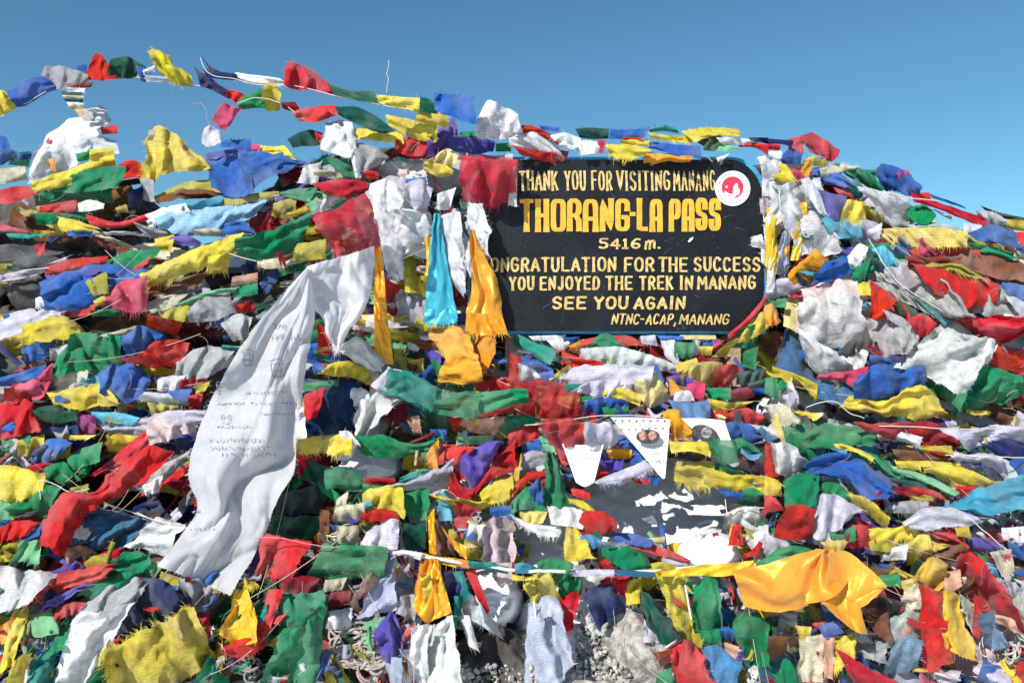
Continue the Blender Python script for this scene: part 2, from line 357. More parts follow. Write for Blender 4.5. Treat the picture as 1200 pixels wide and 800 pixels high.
MATS = {'s': M_SHEER, 'k': M_SATIN, 'q': M_KHATA, '0': M_PAPER}
def parse(line, tile):
    m = re.match(r'^([A-Z]\dx?|[A-Z])(?:,(\S+))?\s+(.*?)\s*/\s*(.*?)\s*\|\s*(.*)$', line)
    c, o, a, b, lab = m.groups(); opts = set((o or '').split(',')) if o else set()
    d = 6
    for x in list(opts):
        if x[:1] == 'd' and x[1:].isdigit(): d = int(x[1:])
    x0, y0, s = TILES[tile]
    f = lambda q: np.array([[float(k) for k in w_.split(',')] for w_ in q.split()])/s+np.array([x0, y0])
    A_, B_ = f(a), f(b); m_ = (A_.mean(0)+B_.mean(0))/2
    k = float(smooth(400, 470, m_[0])*(1-smooth(925, 990, m_[0]))*(1-smooth(400, 460, m_[1]))*smooth(135, 160, m_[1]))
    d = d*(1-k)+k*(8.3+max(d-18, -8)*.42) if d > 7 else d
    return c, opts, d, A_, B_, lab
def colour(c, seed):
    r = np.random.default_rng(seed+500); k = np.array(PAL[c]); 
    return np.clip(k*r.uniform(.85, 1.12)+r.normal(0, .008, 3), .004, .86)
def area(t, b):
    q = np.concatenate([t, b[::-1]]); x, y = q[:, 0], q[:, 1]
    return abs(np.dot(x, np.roll(y, 1))-np.dot(y, np.roll(x, 1)))/2

# cloth pieces: colour, options, upper edge / lower edge | what it looks like. First line of a block names a survey tile.
DATA = """
@A
W,d10,v 210,490 340,400 470,420 / 130,690 300,640 400,570 | bundled loose below the wrapped pole head
W,d9,v 400,360 480,345 520,400 / 380,420 440,430 490,440 | knotted tightly onto the thin wrapped pole
R,d11 470,440 545,425 / 480,470 550,465 | wrapped round the pole under its pale knot
B,d9 350,400 430,430 / 340,430 420,440 | small scrap showing above the bundled white cloth
K,d12,ft 155,570 230,485 / 160,572 235,520 | small and pointed, sticking out beside the bundled white cloth
A,d10 440,470 540,500 / 440,540 560,560 | wrapped low on the pole with dark creases
Y,d12 425,545 530,530 / 425,620 540,620 | crumpled at the foot of the wrapped pole
O,d13 215,590 255,580 / 240,640 265,645 | tiny scrap caught in the bundled white cloth
G,d13 355,560 420,550 / 365,600 415,590 | tiny scrap below the bundled white cloth
B,d3,v -20,470 20,490 60,550 150,560 / -20,610 50,600 100,610 140,600 | crumpled at the skyline near the far end of the mound
E,d4,fr 60,560 140,550 / 40,610 135,620 | frayed at the skyline beside a blue one at the far end
M,d6,h -10,640 110,625 / -10,700 120,680 | faded strip lying under the blue one at the far end
Y,d14,h 160,690 260,660 450,590 / 170,730 300,710 470,620 | narrow strip rising towards the foot of the pole
G,d15,h,p 240,660 400,640 570,630 / 230,735 380,740 540,710 | wide and rippled, stretched under the narrow yellow strip
R,d10,h,ft 490,690 620,600 670,620 / 490,700 570,680 700,660 | pointing to the sky beside the tall yellow tent-like one
Y,d16,v,p,fl 700,470 745,440 800,460 880,530 975,610 / 670,680 710,710 760,660 870,640 975,632 | tall and tent-like, standing against the sky
M,d15,h 700,450 780,440 / 690,500 800,500 | frayed faded tip over the tall yellow tent-like one
B,d13,h,ft 1040,500 1170,495 / 1040,530 1180,540 | ragged strip at the skyline above the big draped blue one
P,d14,h 965,560 1080,540 1200,520 / 980,590 1100,560 1200,550 | long twisted strip above the big draped blue one
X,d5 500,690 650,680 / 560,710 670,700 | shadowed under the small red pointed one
V,d9,h 740,760 880,700 1060,690 / 760,790 900,740 1060,740 | long sagging strip across a sky gap
S,d10,v 665,680 715,690 / 660,770 720,780 | hanging short below the tall yellow tent-like one
R,d13,h -10,740 100,715 180,730 / -10,790 80,780 170,745 | smooth and sunlit at the far end near the skyline
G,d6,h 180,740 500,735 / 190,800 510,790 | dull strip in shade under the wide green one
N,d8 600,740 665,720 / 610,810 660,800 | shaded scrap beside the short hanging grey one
@Q
B,d17,v 450,180 560,160 650,135 / 475,330 590,370 690,350 | big and draped with deep folds against the sky
U,d17,v 640,135 770,140 960,195 / 680,350 760,290 940,215 | tapering tail of the big draped blue one
Y,d16,ft 740,95 880,100 / 740,130 950,180 | ragged strip frayed above the big draped blue one
K,d15 690,95 740,95 / 700,125 745,125 | tiny scrap between the purple and yellow strips
E,d16,v 900,60 1010,15 1090,30 / 930,110 1000,100 1090,95 | rolled tightly at the skyline beside a white printed one
R,d18 1050,20 1090,40 / 1060,70 1090,75 | tiny scrap on the rolled green one
W,d19,p 985,230 1085,200 / 965,300 1055,315 | small square one with a printed mark in dark shade
C,d12,h 320,440 460,400 550,375 / 320,470 450,455 560,430 | bright turquoise band above the pale blue cloth
L2,d10,h 180,510 320,465 500,450 740,415 / 200,560 360,590 500,560 680,490 | broad pale blue cloth stretched wide in sun
W,d13,h,fb 110,490 200,450 310,430 / 130,560 200,500 330,470 | twisted and ragged at the end of the pale blue cloth
V,d13,h,fb 560,395 700,370 830,360 / 560,430 700,410 830,380 | printed strip with loose threads over the pale blue cloth
B,d13,h,fl 520,530 640,530 / 530,590 720,600 | ragged and dark below the pale blue cloth
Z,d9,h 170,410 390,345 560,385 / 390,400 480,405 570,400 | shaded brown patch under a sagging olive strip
R,d14,v 785,480 805,500 / 740,570 800,570 | narrow wedge beside a dark hollow
V,d8,v 820,430 940,395 / 810,490 930,520 | rounded olive bulge inside a dark hollow
G,d12,h 870,350 1050,340 / 850,370 1010,410 | dull strip near the skyline left of a red one
J,d14,v 1010,400 1120,350 / 1030,470 1100,430 | light green patch beside the dull green strip
R,d15,h 1060,320 1200,300 / 1100,350 1200,370 | smooth curve above a white bulge
W,d16,v 1080,420 1150,385 1210,400 / 1040,480 1120,460 1200,440 | smooth bulge over the top edge of the big red square one
Y,d15 895,480 1000,440 / 920,490 1000,480 | small tip above the large dark green triangle
G,d18,h,p 620,630 800,580 1005,490 / 630,720 780,730 950,665 | large and dark, spread like a triangle beside the red square one
V,d16,h 960,660 1100,630 / 930,740 1100,735 | rounded and bulging under the red square one
P,d12 240,620 330,605 400,640 / 250,650 330,660 400,660 | long strip above the fringed yellow one
Y,d13 155,625 245,605 / 165,680 240,670 | knotted small lump above the fringed yellow one
M,d9,h 380,570 520,560 / 380,600 540,610 | shaded strip under the pale blue cloth
S,d11,h 40,530 130,560 240,600 / 100,600 180,620 240,612 | narrow pointed strip below the ragged white twist
M,d15,v 730,740 850,730 / 740,790 870,780 | crumpled beneath the large dark green triangle
R,d17,v 835,705 865,700 / 860,780 890,775 | tiny twisted stick-like roll
@B
W,d16,v,p 330,420 430,410 470,480 / 310,540 390,570 470,560 | printed and hanging from the second string at the skyline
W,d20,v 410,415 450,415 / 465,670 490,668 | narrow ribbon falling straight beside a printed white one
S,d17,v,p 465,520 530,515 610,560 / 470,640 520,640 600,600 | printed grey and creased beside the narrow white ribbon
Y,d14,h,fb 450,445 560,440 680,460 / 460,490 580,500 690,510 | ragged with tangled threads under the dark green one
Y,d18,h,fl 620,380 760,410 850,430 / 630,430 740,490 840,500 | crisp and creased at the skyline near the blue end one
Y,d19,h,fr 760,360 895,370 / 755,410 900,440 | frayed short one tucked below the string end
R,d19,v 655,500 740,480 810,500 / 650,530 700,570 790,570 | rolled into a loop near the skyline
K,d20 810,520 870,500 / 820,560 880,540 | tiny loop inside the purple folds
P,d18,v 800,470 870,430 930,400 / 800,580 880,560 940,480 | deep folded peak beside a red loop
P,d17,h 900,480 1000,475 1120,500 / 900,540 1010,560 1110,550 | lying along the skyline toward the sign
W,d19,v,p 1040,400 1100,310 1160,340 1230,380 / 1030,470 1100,490 1150,490 1230,470 | translucent and crumpled, highest beside the sign
G,d18 960,460 1020,455 / 950,480 1030,480 | tiny scrap showing behind the crumpled translucent one
G,d21 1125,515 1195,510 / 1125,550 1195,550 | small oval fold at the corner above the red hanging one
A,d20,h 950,530 1100,570 1200,560 / 960,570 1080,590 1200,590 | sheer pale strip over the top of the red hanging one
B,d17,h,v 0,560 150,565 230,600 / 0,700 100,650 210,620 | smooth and wide sweeping to a dark hollow
G,d15,h 330,580 460,590 / 370,640 470,680 | flat patch beside the narrow white ribbon
R,d18,h 280,700 450,685 510,690 / 350,745 430,755 520,730 | long curved one over the big red square one
J,d12,v 230,750 340,730 / 240,800 330,790 | pale green corner beside the white bulge
R,d16 510,640 570,620 / 520,670 570,680 | small one beneath a printed grey one
M2,d21,v 810,590 900,540 955,580 / 800,600 880,630 900,635 | small square of cream cloth pinned above a yellow one
Y,d19,h 790,600 860,600 920,640 / 790,640 860,670 920,660 | smooth one tucked under the cream square
@X
U2,d25 0,0 10,0 / 0,10 10,10 | skip
@F
L,d20,v,p 520,20 600,-40 770,-10 / 570,100 640,140 740,60 | pale folded cloth over the top of the white scarves
W,d22,v 630,130 720,60 800,120 / 640,250 700,220 820,190 | thick swag folded beside the turquoise scarf
W,d21,v 600,160 720,60 / 620,400 700,400 | long crumpled fall behind the orange ribbon
W,d20,v 680,230 800,220 / 690,300 800,330 | small swag glowing yellow at its hem
Y,d16,v 690,310 800,320 / 700,470 790,510 | lumpy golden cloth behind the turquoise scarf
B,d17,v 555,90 625,130 / 570,190 620,240 | small patch beside the big red square one
S,d18,v,p 670,480 790,520 / 665,610 790,640 | pale mauve square hanging under the golden cloth
R,d15,v 600,430 680,470 / 610,560 660,600 | shaded folds beside the orange ribbon
R,d14,v 290,640 380,690 / 300,770 380,780 | bright one under the second white scarf
W,d21,h,p 400,740 450,715 590,810 / 385,760 490,830 560,850 | flat white printed slip of cloth, crisp in the sun
W2,d15,v 490,620 550,600 / 490,660 555,680 | pale fold in the shade under the second white scarf
P,d15 930,600 990,580 / 940,640 990,640 | small one behind the fringe of the golden scarf
@E
Y,d13 730,240 810,225 / 740,285 800,290 | small lump over the fringed yellow one
G,d12,h 510,340 620,300 740,290 / 530,390 640,370 720,320 | smooth one left of the fringed yellow one
R,d15,v 620,380 700,325 / 650,385 690,350 | small bright triangle below a green one
Y,d18,h,fb,p 690,400 800,340 1110,230 / 680,470 860,400 1060,330 | big and fringed with long threads sweeping upward
Y,d15,v,fb 980,330 1080,290 / 990,400 1060,390 | short fringed corner under the big fringed yellow one
G,d13,h 1120,250 1200,220 / 1110,290 1200,320 | shaded flat patch touching the large green triangle
Z,d9,h 680,470 960,400 / 700,510 900,470 | brown shaded cloth under the long yellow fringe
R,d16,h,fb 225,370 340,340 485,325 / 230,400 330,400 480,370 | thin red layer with torn hem over violet
P,d15,h 225,410 340,400 480,370 / 250,450 320,450 430,410 | thin violet layer under a red torn hem
B,d14,h 210,450 400,380 700,395 / 240,555 400,560 690,440 | long dark and tapering to a point
V,d17,v 350,465 490,405 / 400,505 505,490 | folded olive scrap lying on the long blue one
K,d17,v,fb 490,520 600,440 670,425 / 490,550 600,575 680,565 | crumpled ragged one under the tip of the long blue one
Y,d15 440,530 495,500 / 450,550 490,545 | small triangle beside the crumpled ragged pink one
M,d14,h,fl 700,540 780,510 870,500 / 720,580 800,560 850,520 | pale yellow strip over a folded red and gold one
V,d15,v 760,560 890,550 / 750,600 850,630 | golden olive square above a deep red one
R,d16,v,h 700,600 850,630 / 695,650 820,690 | deep red square with crisp lower corner
J,d16,h 840,540 1000,480 1090,470 / 900,555 1000,500 1090,490 | long pale green strip curving upward
G,d17,h 1095,470 1200,450 / 1100,515 1200,495 | bright green end of a curved strip
H,d16,h 1095,420 1200,400 / 1090,460 1200,440 | peach and yellow strip close to the white scarf
S,d16,v,p 890,580 960,510 1060,500 / 910,630 1000,610 1100,580 | dull grey printed one spread like a fan
R,d12,h 290,570 440,550 / 310,610 430,590 | narrow shaded one over a dark gap
G,d13,h 430,575 540,570 / 440,600 580,600 | small shaded one above a dark gap
L,d16,h,fb -10,620 150,570 290,560 / -10,710 130,660 280,600 | white with long tattered fringe at the picture edge
Y,d17,h,fl 130,650 220,620 300,605 400,690 / 120,740 200,715 280,710 390,705 | waving one under the tattered white fringe
B,d15,v 110,750 180,720 260,715 / 120,810 200,800 250,770 | dark fold under the waving yellow one
W2,d15,v 240,760 340,730 / 235,800 330,810 | pale fold beside a green bulge
G,d17,v 350,700 440,685 545,700 / 320,800 430,820 560,820 | veined bulge of sheer green cloth
M,d17,h 480,690 630,650 / 500,700 610,690 | narrow pale yellow tip above a blue one
B,d18,v 570,710 660,660 750,690 / 600,780 660,770 730,730 | crumpled bright one like a small pillow
R,d19,h 640,790 760,720 880,740 / 560,800 700,830 830,830 | flat bright one beside the grey gathered cloth
R,d13,v 480,700 520,705 / 530,800 570,800 | narrow dark one between green bulge and blue
T,d13,h 1050,740 1150,745 / 1000,770 1090,765 | thin teal line near the white scarf edge
S,d15,v 1050,640 1130,600 1180,610 / 1100,710 1150,700 1170,680 | pale crumpled one beside the white scarf
B,d12,v 990,620 1100,590 / 1000,650 1050,650 | shaded scrap behind the pale crumpled one
R,d14,v 1110,550 1180,540 / 1120,580 1180,580 | tiny one close to the white scarf top
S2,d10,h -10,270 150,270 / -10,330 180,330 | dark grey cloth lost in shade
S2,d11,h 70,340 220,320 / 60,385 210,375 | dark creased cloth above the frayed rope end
R,d11,v 165,270 210,265 / 170,310 200,330 | tiny one glowing in a dark hollow
W,d14,v 170,520 240,500 / 170,560 245,550 | bright knotted lump by the long blue one
Y,d10,h 170,200 310,210 / 180,225 300,225 | thin strip beside a dark gap near the far end
G,d11,h 180,120 420,120 / 190,170 400,160 | dull strip lost among the shaded folds
R,d13,h 420,130 560,160 660,130 / 440,180 560,185 680,150 | wide shaded streak below a sky gap
Y,d13,h 200,130 330,150 450,190 / 210,165 300,200 430,195 | thin pale streak crossing shaded folds
W,d14,h 340,90 420,60 480,75 / 370,110 430,105 475,95 | coiled pale fold in shade below the skyline
V,d13 545,95 590,80 / 550,115 600,115 | tiny scrap on the shaded red streak
R,d11,h 180,90 350,60 / 190,125 340,110 | dark red sheet in shade below the skyline
L,d13,h 440,210 600,205 / 440,225 700,225 | thin pale line over shaded cloth
B,d12,h 320,205 430,205 / 325,225 430,225 | thin blue line over shaded cloth
K,d13,h 0,170 120,200 / 10,200 120,215 | thin pink strip at the picture edge
T,d13,h 40,215 200,215 / 50,235 180,235 | thin teal strip at the picture edge
@I
Y,d14,h -10,60 0,50 60,60 / -10,90 0,90 50,80 | skip
B,d15,h 0,130 100,105 200,75 / 0,165 100,165 160,150 | long smooth one at the picture edge by a pink one
K,d15,h 60,175 150,120 245,80 / 90,215 190,215 240,120 | sloping one against a cream fold
M,d14,v 190,150 300,100 400,100 / 180,190 300,195 390,180 | broad cream fold in the sun
G,d17,v 260,70 330,-20 500,30 / 260,125 380,100 520,100 | lower edge of the veined green bulge
C,d15,v 390,110 480,100 / 390,170 470,180 | soft light blue fold by a deep blue one
B,d18,v 480,120 560,60 630,70 690,130 / 480,190 570,240 640,220 690,190 | deep folded one crumpled like a rose
Y,d18,h 240,210 360,175 450,170 / 270,255 380,275 460,250 | creased one under the cream fold
Y,d19,h 410,190 480,175 545,235 / 420,230 480,260 540,260 | bright pointed tip over a red shadow
R,d13,h 30,180 180,190 / 30,230 210,230 | ragged one above a dark red sheet
R,d16,v 0,260 110,240 180,350 / 0,410 90,390 180,380 | broad red sheet at the picture edge
E,d16,h 160,280 250,265 350,275 / 180,320 260,340 350,325 | dark folded one right of the broad red sheet
K2,d15,v 350,300 440,310 / 360,380 440,390 | magenta fold hanging in the shade
C,d16,h 440,295 560,300 640,320 / 450,340 540,360 600,365 | turquoise fold merging into pale cloth
N,d13,h 190,355 350,330 / 200,395 360,390 | navy shaded one under the dark green one
L,d17,h 500,350 640,325 750,300 930,285 / 540,390 620,395 720,400 920,350 | long twisted pale cloth reaching the white scarf
H2,d19,v,p 700,340 800,310 910,350 / 710,440 780,420 890,380 | pinkish printed fold at the end of pale twisted cloth
K,d14,v 600,60 740,90 / 620,70 780,100 | skip
W,d17,v 750,130 860,125 / 740,190 830,200 | white fold above a shiny blue one
R,d17,v 860,130 970,115 / 840,180 960,160 | small dark one behind the white scarf
B,d18,h 770,190 890,185 / 780,230 870,235 | shiny blue fold under a white one
S,d19,v 840,60 940,0 1080,10 / 830,120 930,130 1000,110 | gathered cloth with many grey pleats
W,d16,h,fb 690,200 800,210 880,230 / 660,230 780,250 880,255 | ragged light strip above a dark gap
V,d16,v 700,245 830,265 / 720,310 830,280 | small lime fold by a ragged white strip
Y,d17 910,170 980,150 / 920,200 960,190 | tiny one touching the white scarf
R,d14 880,210 950,200 / 890,270 940,260 | tiny dark one touching the white scarf
G,d13,v 10,420 140,400 / 20,470 120,460 | mottled one at the picture edge
Y,d14,v 90,430 200,400 / 90,490 190,480 | mottled one beside a mottled green one
B,d14,v 150,480 250,420 330,440 / 150,520 230,520 280,490 | netted one in dark folds
V,d15,v 240,480 330,440 / 250,510 320,500 | tiny crumpled olive one on netted blue
G,d19,v 320,500 400,460 470,440 / 330,560 400,540 460,520 | bright and creased above the long red scarf
Y,d17,h 500,430 520,410 640,405 / 510,465 560,470 630,440 | sunlit scrap by the red scarf end
Y,d16,h 270,400 440,400 / 290,420 400,420 | thin strip above dark cloth
R,d18,h 450,570 560,480 690,370 / 460,580 600,520 700,430 | narrow upper fold alongside the long red scarf
R,d15,h 130,545 250,520 / 140,580 230,570 | dull small one near the white knot
Y,d18,v 0,550 90,560 195,600 / 0,690 80,700 180,660 | big soft one at the picture edge under a knot
G,d17,v 210,560 300,530 360,590 / 240,600 320,630 370,610 | smooth one knotted by a white string
G,d18,v 130,690 200,650 280,640 / 140,760 210,770 260,700 | smooth one below a white string
G,d15,h 30,740 130,700 / 60,780 190,780 | shaded one under the big soft yellow one
V,d18 330,650 410,630 / 340,695 400,680 | tiny square one tied on the white string
J,d13,v 0,700 60,720 / 0,790 60,790 | pale mint corner at the picture edge
G,d16,v 370,560 430,540 / 370,600 410,590 | small tail below the bright creased one
N,d12,v 830,420 890,410 / 830,480 880,480 | small violet patch at the red scarf end
S,d15,h 620,600 720,560 880,480 / 660,650 720,640 840,540 | grey and ragged, sloping to a brush-like end
W,d17,v,fb 670,640 760,570 / 690,680 740,650 | bright brushy end of a ragged grey one
U3,d17,h 460,730 600,770 700,790 / 380,780 500,840 620,870 | broad steel blue sheet below the long red scarf
@J
Y,d15,v 310,110 360,70 450,60 570,115 / 300,110 370,120 450,130 530,165 | smooth leaf-shaped one under a white slip
W,d12,h 240,110 370,130 / 240,145 370,145 | skip
N,d8,v 240,150 480,170 / 250,400 470,400 | navy sheet behind the white gathered tail
G,d13,h 230,155 380,150 / 225,190 370,185 | thin shaded one beside the white scarf
W,d14,v,fb 380,190 480,175 530,200 / 400,220 480,260 520,240 | wispy tangle of white threads
R,d14,v 230,210 320,180 / 240,320 290,300 | curled dark one close to the white scarf
Y,d11,v 215,230 270,240 / 225,300 250,310 | tiny brownish one inside the curled red one
W,d18,v 500,230 560,190 670,240 / 465,330 480,400 560,340 | thick gathered tail glowing in the sun
D,d15,v 640,260 700,255 / 650,340 710,320 | dark red small one beside the gathered tail
H,d15,v,fb 700,320 760,310 / 730,370 770,380 | frayed brown tassel below the dark red one
L,d22,h 545,165 620,85 / 600,190 640,160 | small lavender square between white slip and green square
T,d21,h,p 640,100 840,180 / 620,200 800,275 | first square of sheer green cloth on the middle string
Y,d18,h,fb 180,430 300,405 430,395 / 190,480 250,475 430,490 | bright fringed one pressed against the white scarf
W,d19,v 400,395 440,395 480,440 / 390,510 440,500 470,460 | crumpled end of the bright fringed yellow one
G,d18,h,fr 485,410 600,405 720,440 840,410 / 510,480 600,500 700,490 840,430 | long shredded one across a blue shaded gap
R,d13,v 190,500 280,510 / 200,590 260,590 | dull one under the fringed yellow one by the scarf
G,d17,h 330,560 400,550 510,600 / 330,640 400,650 500,650 | bright flat one with dark half beside it
E,d14,h 250,530 390,560 / 210,600 340,640 | dark half of a flat green one
G,d18 505,630 600,640 / 505,670 580,680 | light small one under the pale printed one
R,d16,h 510,600 640,600 / 520,625 650,630 | thin one above the light small green one
T,d16,h 690,600 790,560 830,570 / 680,630 740,620 820,590 | small teal roll above the pale printed one
L,d20,h,p 650,635 800,580 910,520 / 660,650 800,660 910,640 | lavender and printed, tapering into a twist
P,d22,v 940,510 1030,460 1130,430 / 990,600 1010,630 1130,445 | smooth triangle over a red cloth
O,d21,v 800,500 850,425 / 830,560 860,545 | narrow gold triangle left of the smooth purple one
R,d18,v 860,440 950,450 1010,455 / 860,530 930,530 1000,480 | plain one above the purple triangle
R,d19,v 930,540 1000,630 1130,500 1200,420 / 930,660 1000,680 1110,590 1200,570 | wide bright one behind the purple triangle
P,d16,v 1010,640 1100,600 / 1010,690 1090,670 | dark small one in shade under the wide red one
Y,d21,v 510,680 630,640 690,660 / 500,760 600,740 680,780 | wide sail-shaped one
R,d22,h 500,765 600,750 660,770 / 500,800 590,800 660,800 | thick fold under the sail-shaped yellow one
G,d22,v,p 690,665 810,660 / 690,770 800,790 | rolled net-like tube standing upright
M,d20,v 380,740 495,720 / 370,800 500,790 | blank cream one left of the sail-shaped one
C,d21,v 855,680 890,670 / 860,790 920,790 | bright light blue ribbon in a dark hollow
W,d20,v 885,670 905,670 / 910,770 930,770 | skip
R,d17,v 815,680 850,690 / 810,740 850,760 | tiny one beside the bright light blue ribbon
Y,d19,h 830,680 940,700 1060,710 / 940,740 1000,740 1080,740 | creased one beneath the dark small purple one
Y,d21,h,fb 1060,670 1130,610 1200,600 / 1080,720 1150,700 1200,670 | ragged one rising beside a green tuft
R,d20,v 940,710 1040,750 / 940,800 990,790 | plain one hanging by the light blue ribbon
B,d20,h 1100,740 1200,730 / 1110,790 1200,785 | dark sheer one with gold rim
G,d17,v 860,60 820,50 / 870,150 860,150 | narrow twisted strip above the middle string
Y,d15,v 680,60 780,40 / 700,120 780,130 | folded golden one below the orange ribbon
B,d14,v 740,130 820,70 / 760,170 830,140 | small dark one in the shade above the string
P,d18,v 790,-10 860,20 / 800,40 860,60 | violet fold near the turquoise scarf tip
E,d18,v 860,150 950,130 1010,150 / 880,190 950,200 1010,190 | crumpled dark one under the hanging orange fold
R,d16,v 1050,150 1200,130 / 1050,200 1200,190 | bright one above the wide green square
R,d15,h 1060,260 1200,250 / 1060,310 1200,290 | bright strip below the wide green square
H,d17,v 960,330 1060,320 1160,320 / 980,370 1060,390 1130,400 | soft peach and yellow fold under the string
G,d18,v 1160,320 1200,300 / 1130,400 1200,370 | smooth fold beside the soft peach one
R,d19 905,320 960,315 / 915,355 950,360 | small knot-like one below the middle string
W,d14,v 950,370 990,360 / 940,440 980,440 | ragged scrap in shade below the small red knot
J,d16,h 960,410 1100,400 / 950,440 1100,440 | mint shredded one beneath the peach fold
B,d15,v 820,375 890,375 / 830,420 890,415 | small bright one in a dark hollow
E,d12,v 780,280 900,290 / 790,400 890,400 | dark tattered one hanging under the middle string
M,d18,v,p 380,700 430,670 / 370,750 420,740 | small cream twist in dark folds
Z,d14,v 330,740 360,740 / 330,810 370,810 | narrow rusty one in dark folds
S2,d12,v 100,680 330,640 / 100,780 300,760 | dark crumpled plastic-like one by the scarf
@G
T,d20,h,p,fr 20,440 70,470 190,520 / 20,490 90,540 170,580 | teal netted one just below the sign corner
M,d18 -10,430 50,440 / 0,470 40,490 | skip
W,d16,h 80,455 250,450 / 100,475 240,475 | thin white strip under the sign edge
W,d18,v 170,480 220,465 265,480 / 200,510 240,520 260,500 | small bright one below the sign edge
B,d15,h 240,465 320,455 / 245,480 310,480 | thin one right under the sign
O,d19,v 270,500 330,475 / 290,530 330,530 | small golden crumple below the sign
R,d17,h 320,475 400,460 / 330,500 390,490 | thin one left of the rounded dark green one
G,d20,h 390,475 440,445 520,500 / 385,500 450,505 520,510 | rounded dark green one below the sign
R,d18,h 480,455 560,460 610,490 / 520,500 590,500 620,500 | flat one right of the rounded dark green one
L,d19,v 600,455 670,450 / 610,490 680,500 | pale pink scrap below the sign lettering
B,d16,h 680,450 800,455 / 700,475 800,475 | long thin one under the lower sign edge
M2,d18,h 790,450 950,450 / 800,470 955,470 | long yellow strip under the lower sign edge
W,d19,v 700,480 760,475 / 720,540 780,590 | plain field around the small green emblem
G,d21,v 765,485 855,490 / 765,550 840,555 | small square emblem patch sewn on white
W,d19,v 850,475 880,480 / 830,550 870,540 | narrow one beside the green emblem patch
K,d19,v 960,470 990,480 / 930,530 960,520 | narrow crimson one under the sign corner
B,d17,h 880,475 960,475 / 890,495 940,495 | small one beside the crimson strip
Y,d18,h 880,505 940,505 / 890,540 930,540 | tiny one beside the crimson strip
A,d21,v 350,520 450,510 620,540 760,590 / 350,560 450,590 600,610 760,610 | wide sheer silvery one below the sign
R,d20,h 240,520 330,560 410,580 / 260,600 330,600 420,595 | pointed wedge beside the sheer silvery one
L,d20,h,p,fb 210,640 330,600 460,595 640,600 / 210,670 330,690 460,680 620,670 | wide pale lilac one spread across the slope
L,d21,v,p 350,680 470,660 590,660 / 310,710 450,740 560,710 | lower fold of the wide pale lilac one
B,d17,v 50,550 120,570 180,600 / 60,600 120,610 180,610 | dark crumpled one below the teal netted one
R,d17,v -10,540 40,560 / -10,670 40,670 | bright one at the edge of the golden cloth
W,d19,v 35,590 90,610 150,670 / 45,670 90,670 140,675 | white triangle above the wide red cloth
B,d17,h 130,630 190,615 / 150,670 200,670 | small one beside the white triangle
T,d18,h 245,680 330,680 / 250,710 320,715 | short netted one under the pale lilac one
B,d19,v 640,600 680,590 / 660,650 710,670 | dark peak beside a cream crumpled one
M2,d21,v 600,650 650,625 720,710 / 590,720 640,780 700,740 | cream square, fuzzy and crumpled
Y,d20,h 440,720 490,695 600,730 / 440,740 520,750 590,780 | soft long fold left of the cream square
Y,d21,v 600,740 650,760 / 600,800 640,810 | skip
W,d16,h 690,620 790,610 / 700,635 770,640 | skip
Y,d21,h 770,590 860,560 / 780,620 870,590 | wrapped fold at the top of the golden fan
Y2,d20,v 810,620 890,575 970,590 / 790,650 860,680 930,690 | golden fan-shaped one
R,d20,v 975,600 1040,590 1080,610 / 950,690 1000,690 1040,650 | smooth triangle right of the golden fan
P,d20,v 730,650 790,640 840,660 / 740,690 800,680 830,700 | part of a many coloured patch
O,d21,v 735,655 760,670 / 745,730 790,710 | narrow slice in the many coloured patch
W,d21,v 770,720 830,710 / 760,760 850,755 | pale slice in the many coloured patch
K,d21,v 830,660 900,680 / 820,720 890,750 | bright slice in the many coloured patch
B2,d22,v 745,755 820,765 915,755 / 790,830 850,835 915,825 | shiny square, smooth and light
E,d18,v 1060,630 1180,610 / 1060,680 1160,670 | black-green shaded one beside the pass flags
G,d19,h,p 920,700 1020,700 / 925,745 1020,750 | small net tube under the golden fan
R,d20,v 1030,710 1110,695 / 1040,745 1130,740 | small one beside the small net tube
Y,d21,h 930,750 1010,765 1120,760 / 940,790 1000,800 1080,780 | long curved strip with dark red below
@K
R,d20,v,s 0,40 120,30 240,40 / 0,170 60,190 170,190 | wide bright cloth right of the green squares
R,d21,v,s 150,120 200,70 310,90 / 150,190 230,200 300,180 | sheer fold overlapping the wide bright cloth
G,d22,h 0,70 50,55 / 0,120 60,110 | green end of the string squares on red
B,d17,v 350,130 430,100 530,120 / 350,190 420,200 500,170 | light crumple above the lavender cloth
G,d18,v 430,150 540,140 / 440,190 540,180 | sheer crumple above the paper pennants
G,d16,v 320,100 390,95 / 325,135 390,130 | dark round fold beside the sheer red one
K,d18,v 270,160 330,150 / 260,200 320,200 | magenta crumple beside the sheer red one
L,d18,h 165,160 230,155 / 165,175 225,180 | tiny pale tag on sheer red cloth
R,d31,v,s 145,215 240,205 345,235 / 180,310 260,330 345,320 | sheer and overlapping the first paper pennant
L,d30,v 350,225 430,225 520,230 / 350,320 430,335 490,300 | soft lavender cloth draped over the first pennant
G,d17,h -10,195 60,195 130,205 / -10,270 50,260 80,225 | thin one crossing behind the thin cord
R,d18,v -10,270 60,240 120,240 / -10,340 50,320 120,300 | plain fold beside the thin cord
B,d15,v 50,310 110,290 / 50,350 160,370 | dark lump under the plain red fold
S,d18,h 30,400 100,355 165,370 / 60,440 120,420 160,410 | coiled pale cloth with curved pleats
Y,d19,v 0,450 40,370 / 0,500 30,480 | curled thin one near the coiled pale cloth
R,d19,h 0,530 80,460 160,450 / 0,590 80,540 150,510 | broad fold behind the upright green triangle
R,d19,v 200,330 250,360 / 240,420 270,410 | red sliver left of the paper pennant
G,d24,v 170,360 200,370 / 160,560 220,630 270,590 | tall and dark, hanging upright like a closed leaf
G,d21,v 10,600 80,530 150,560 / 0,640 70,620 150,640 | sheer crumple near the dark blue peak
B,d22,v 85,530 115,500 150,580 / 90,590 130,620 150,610 | narrow dark peak over sheer green
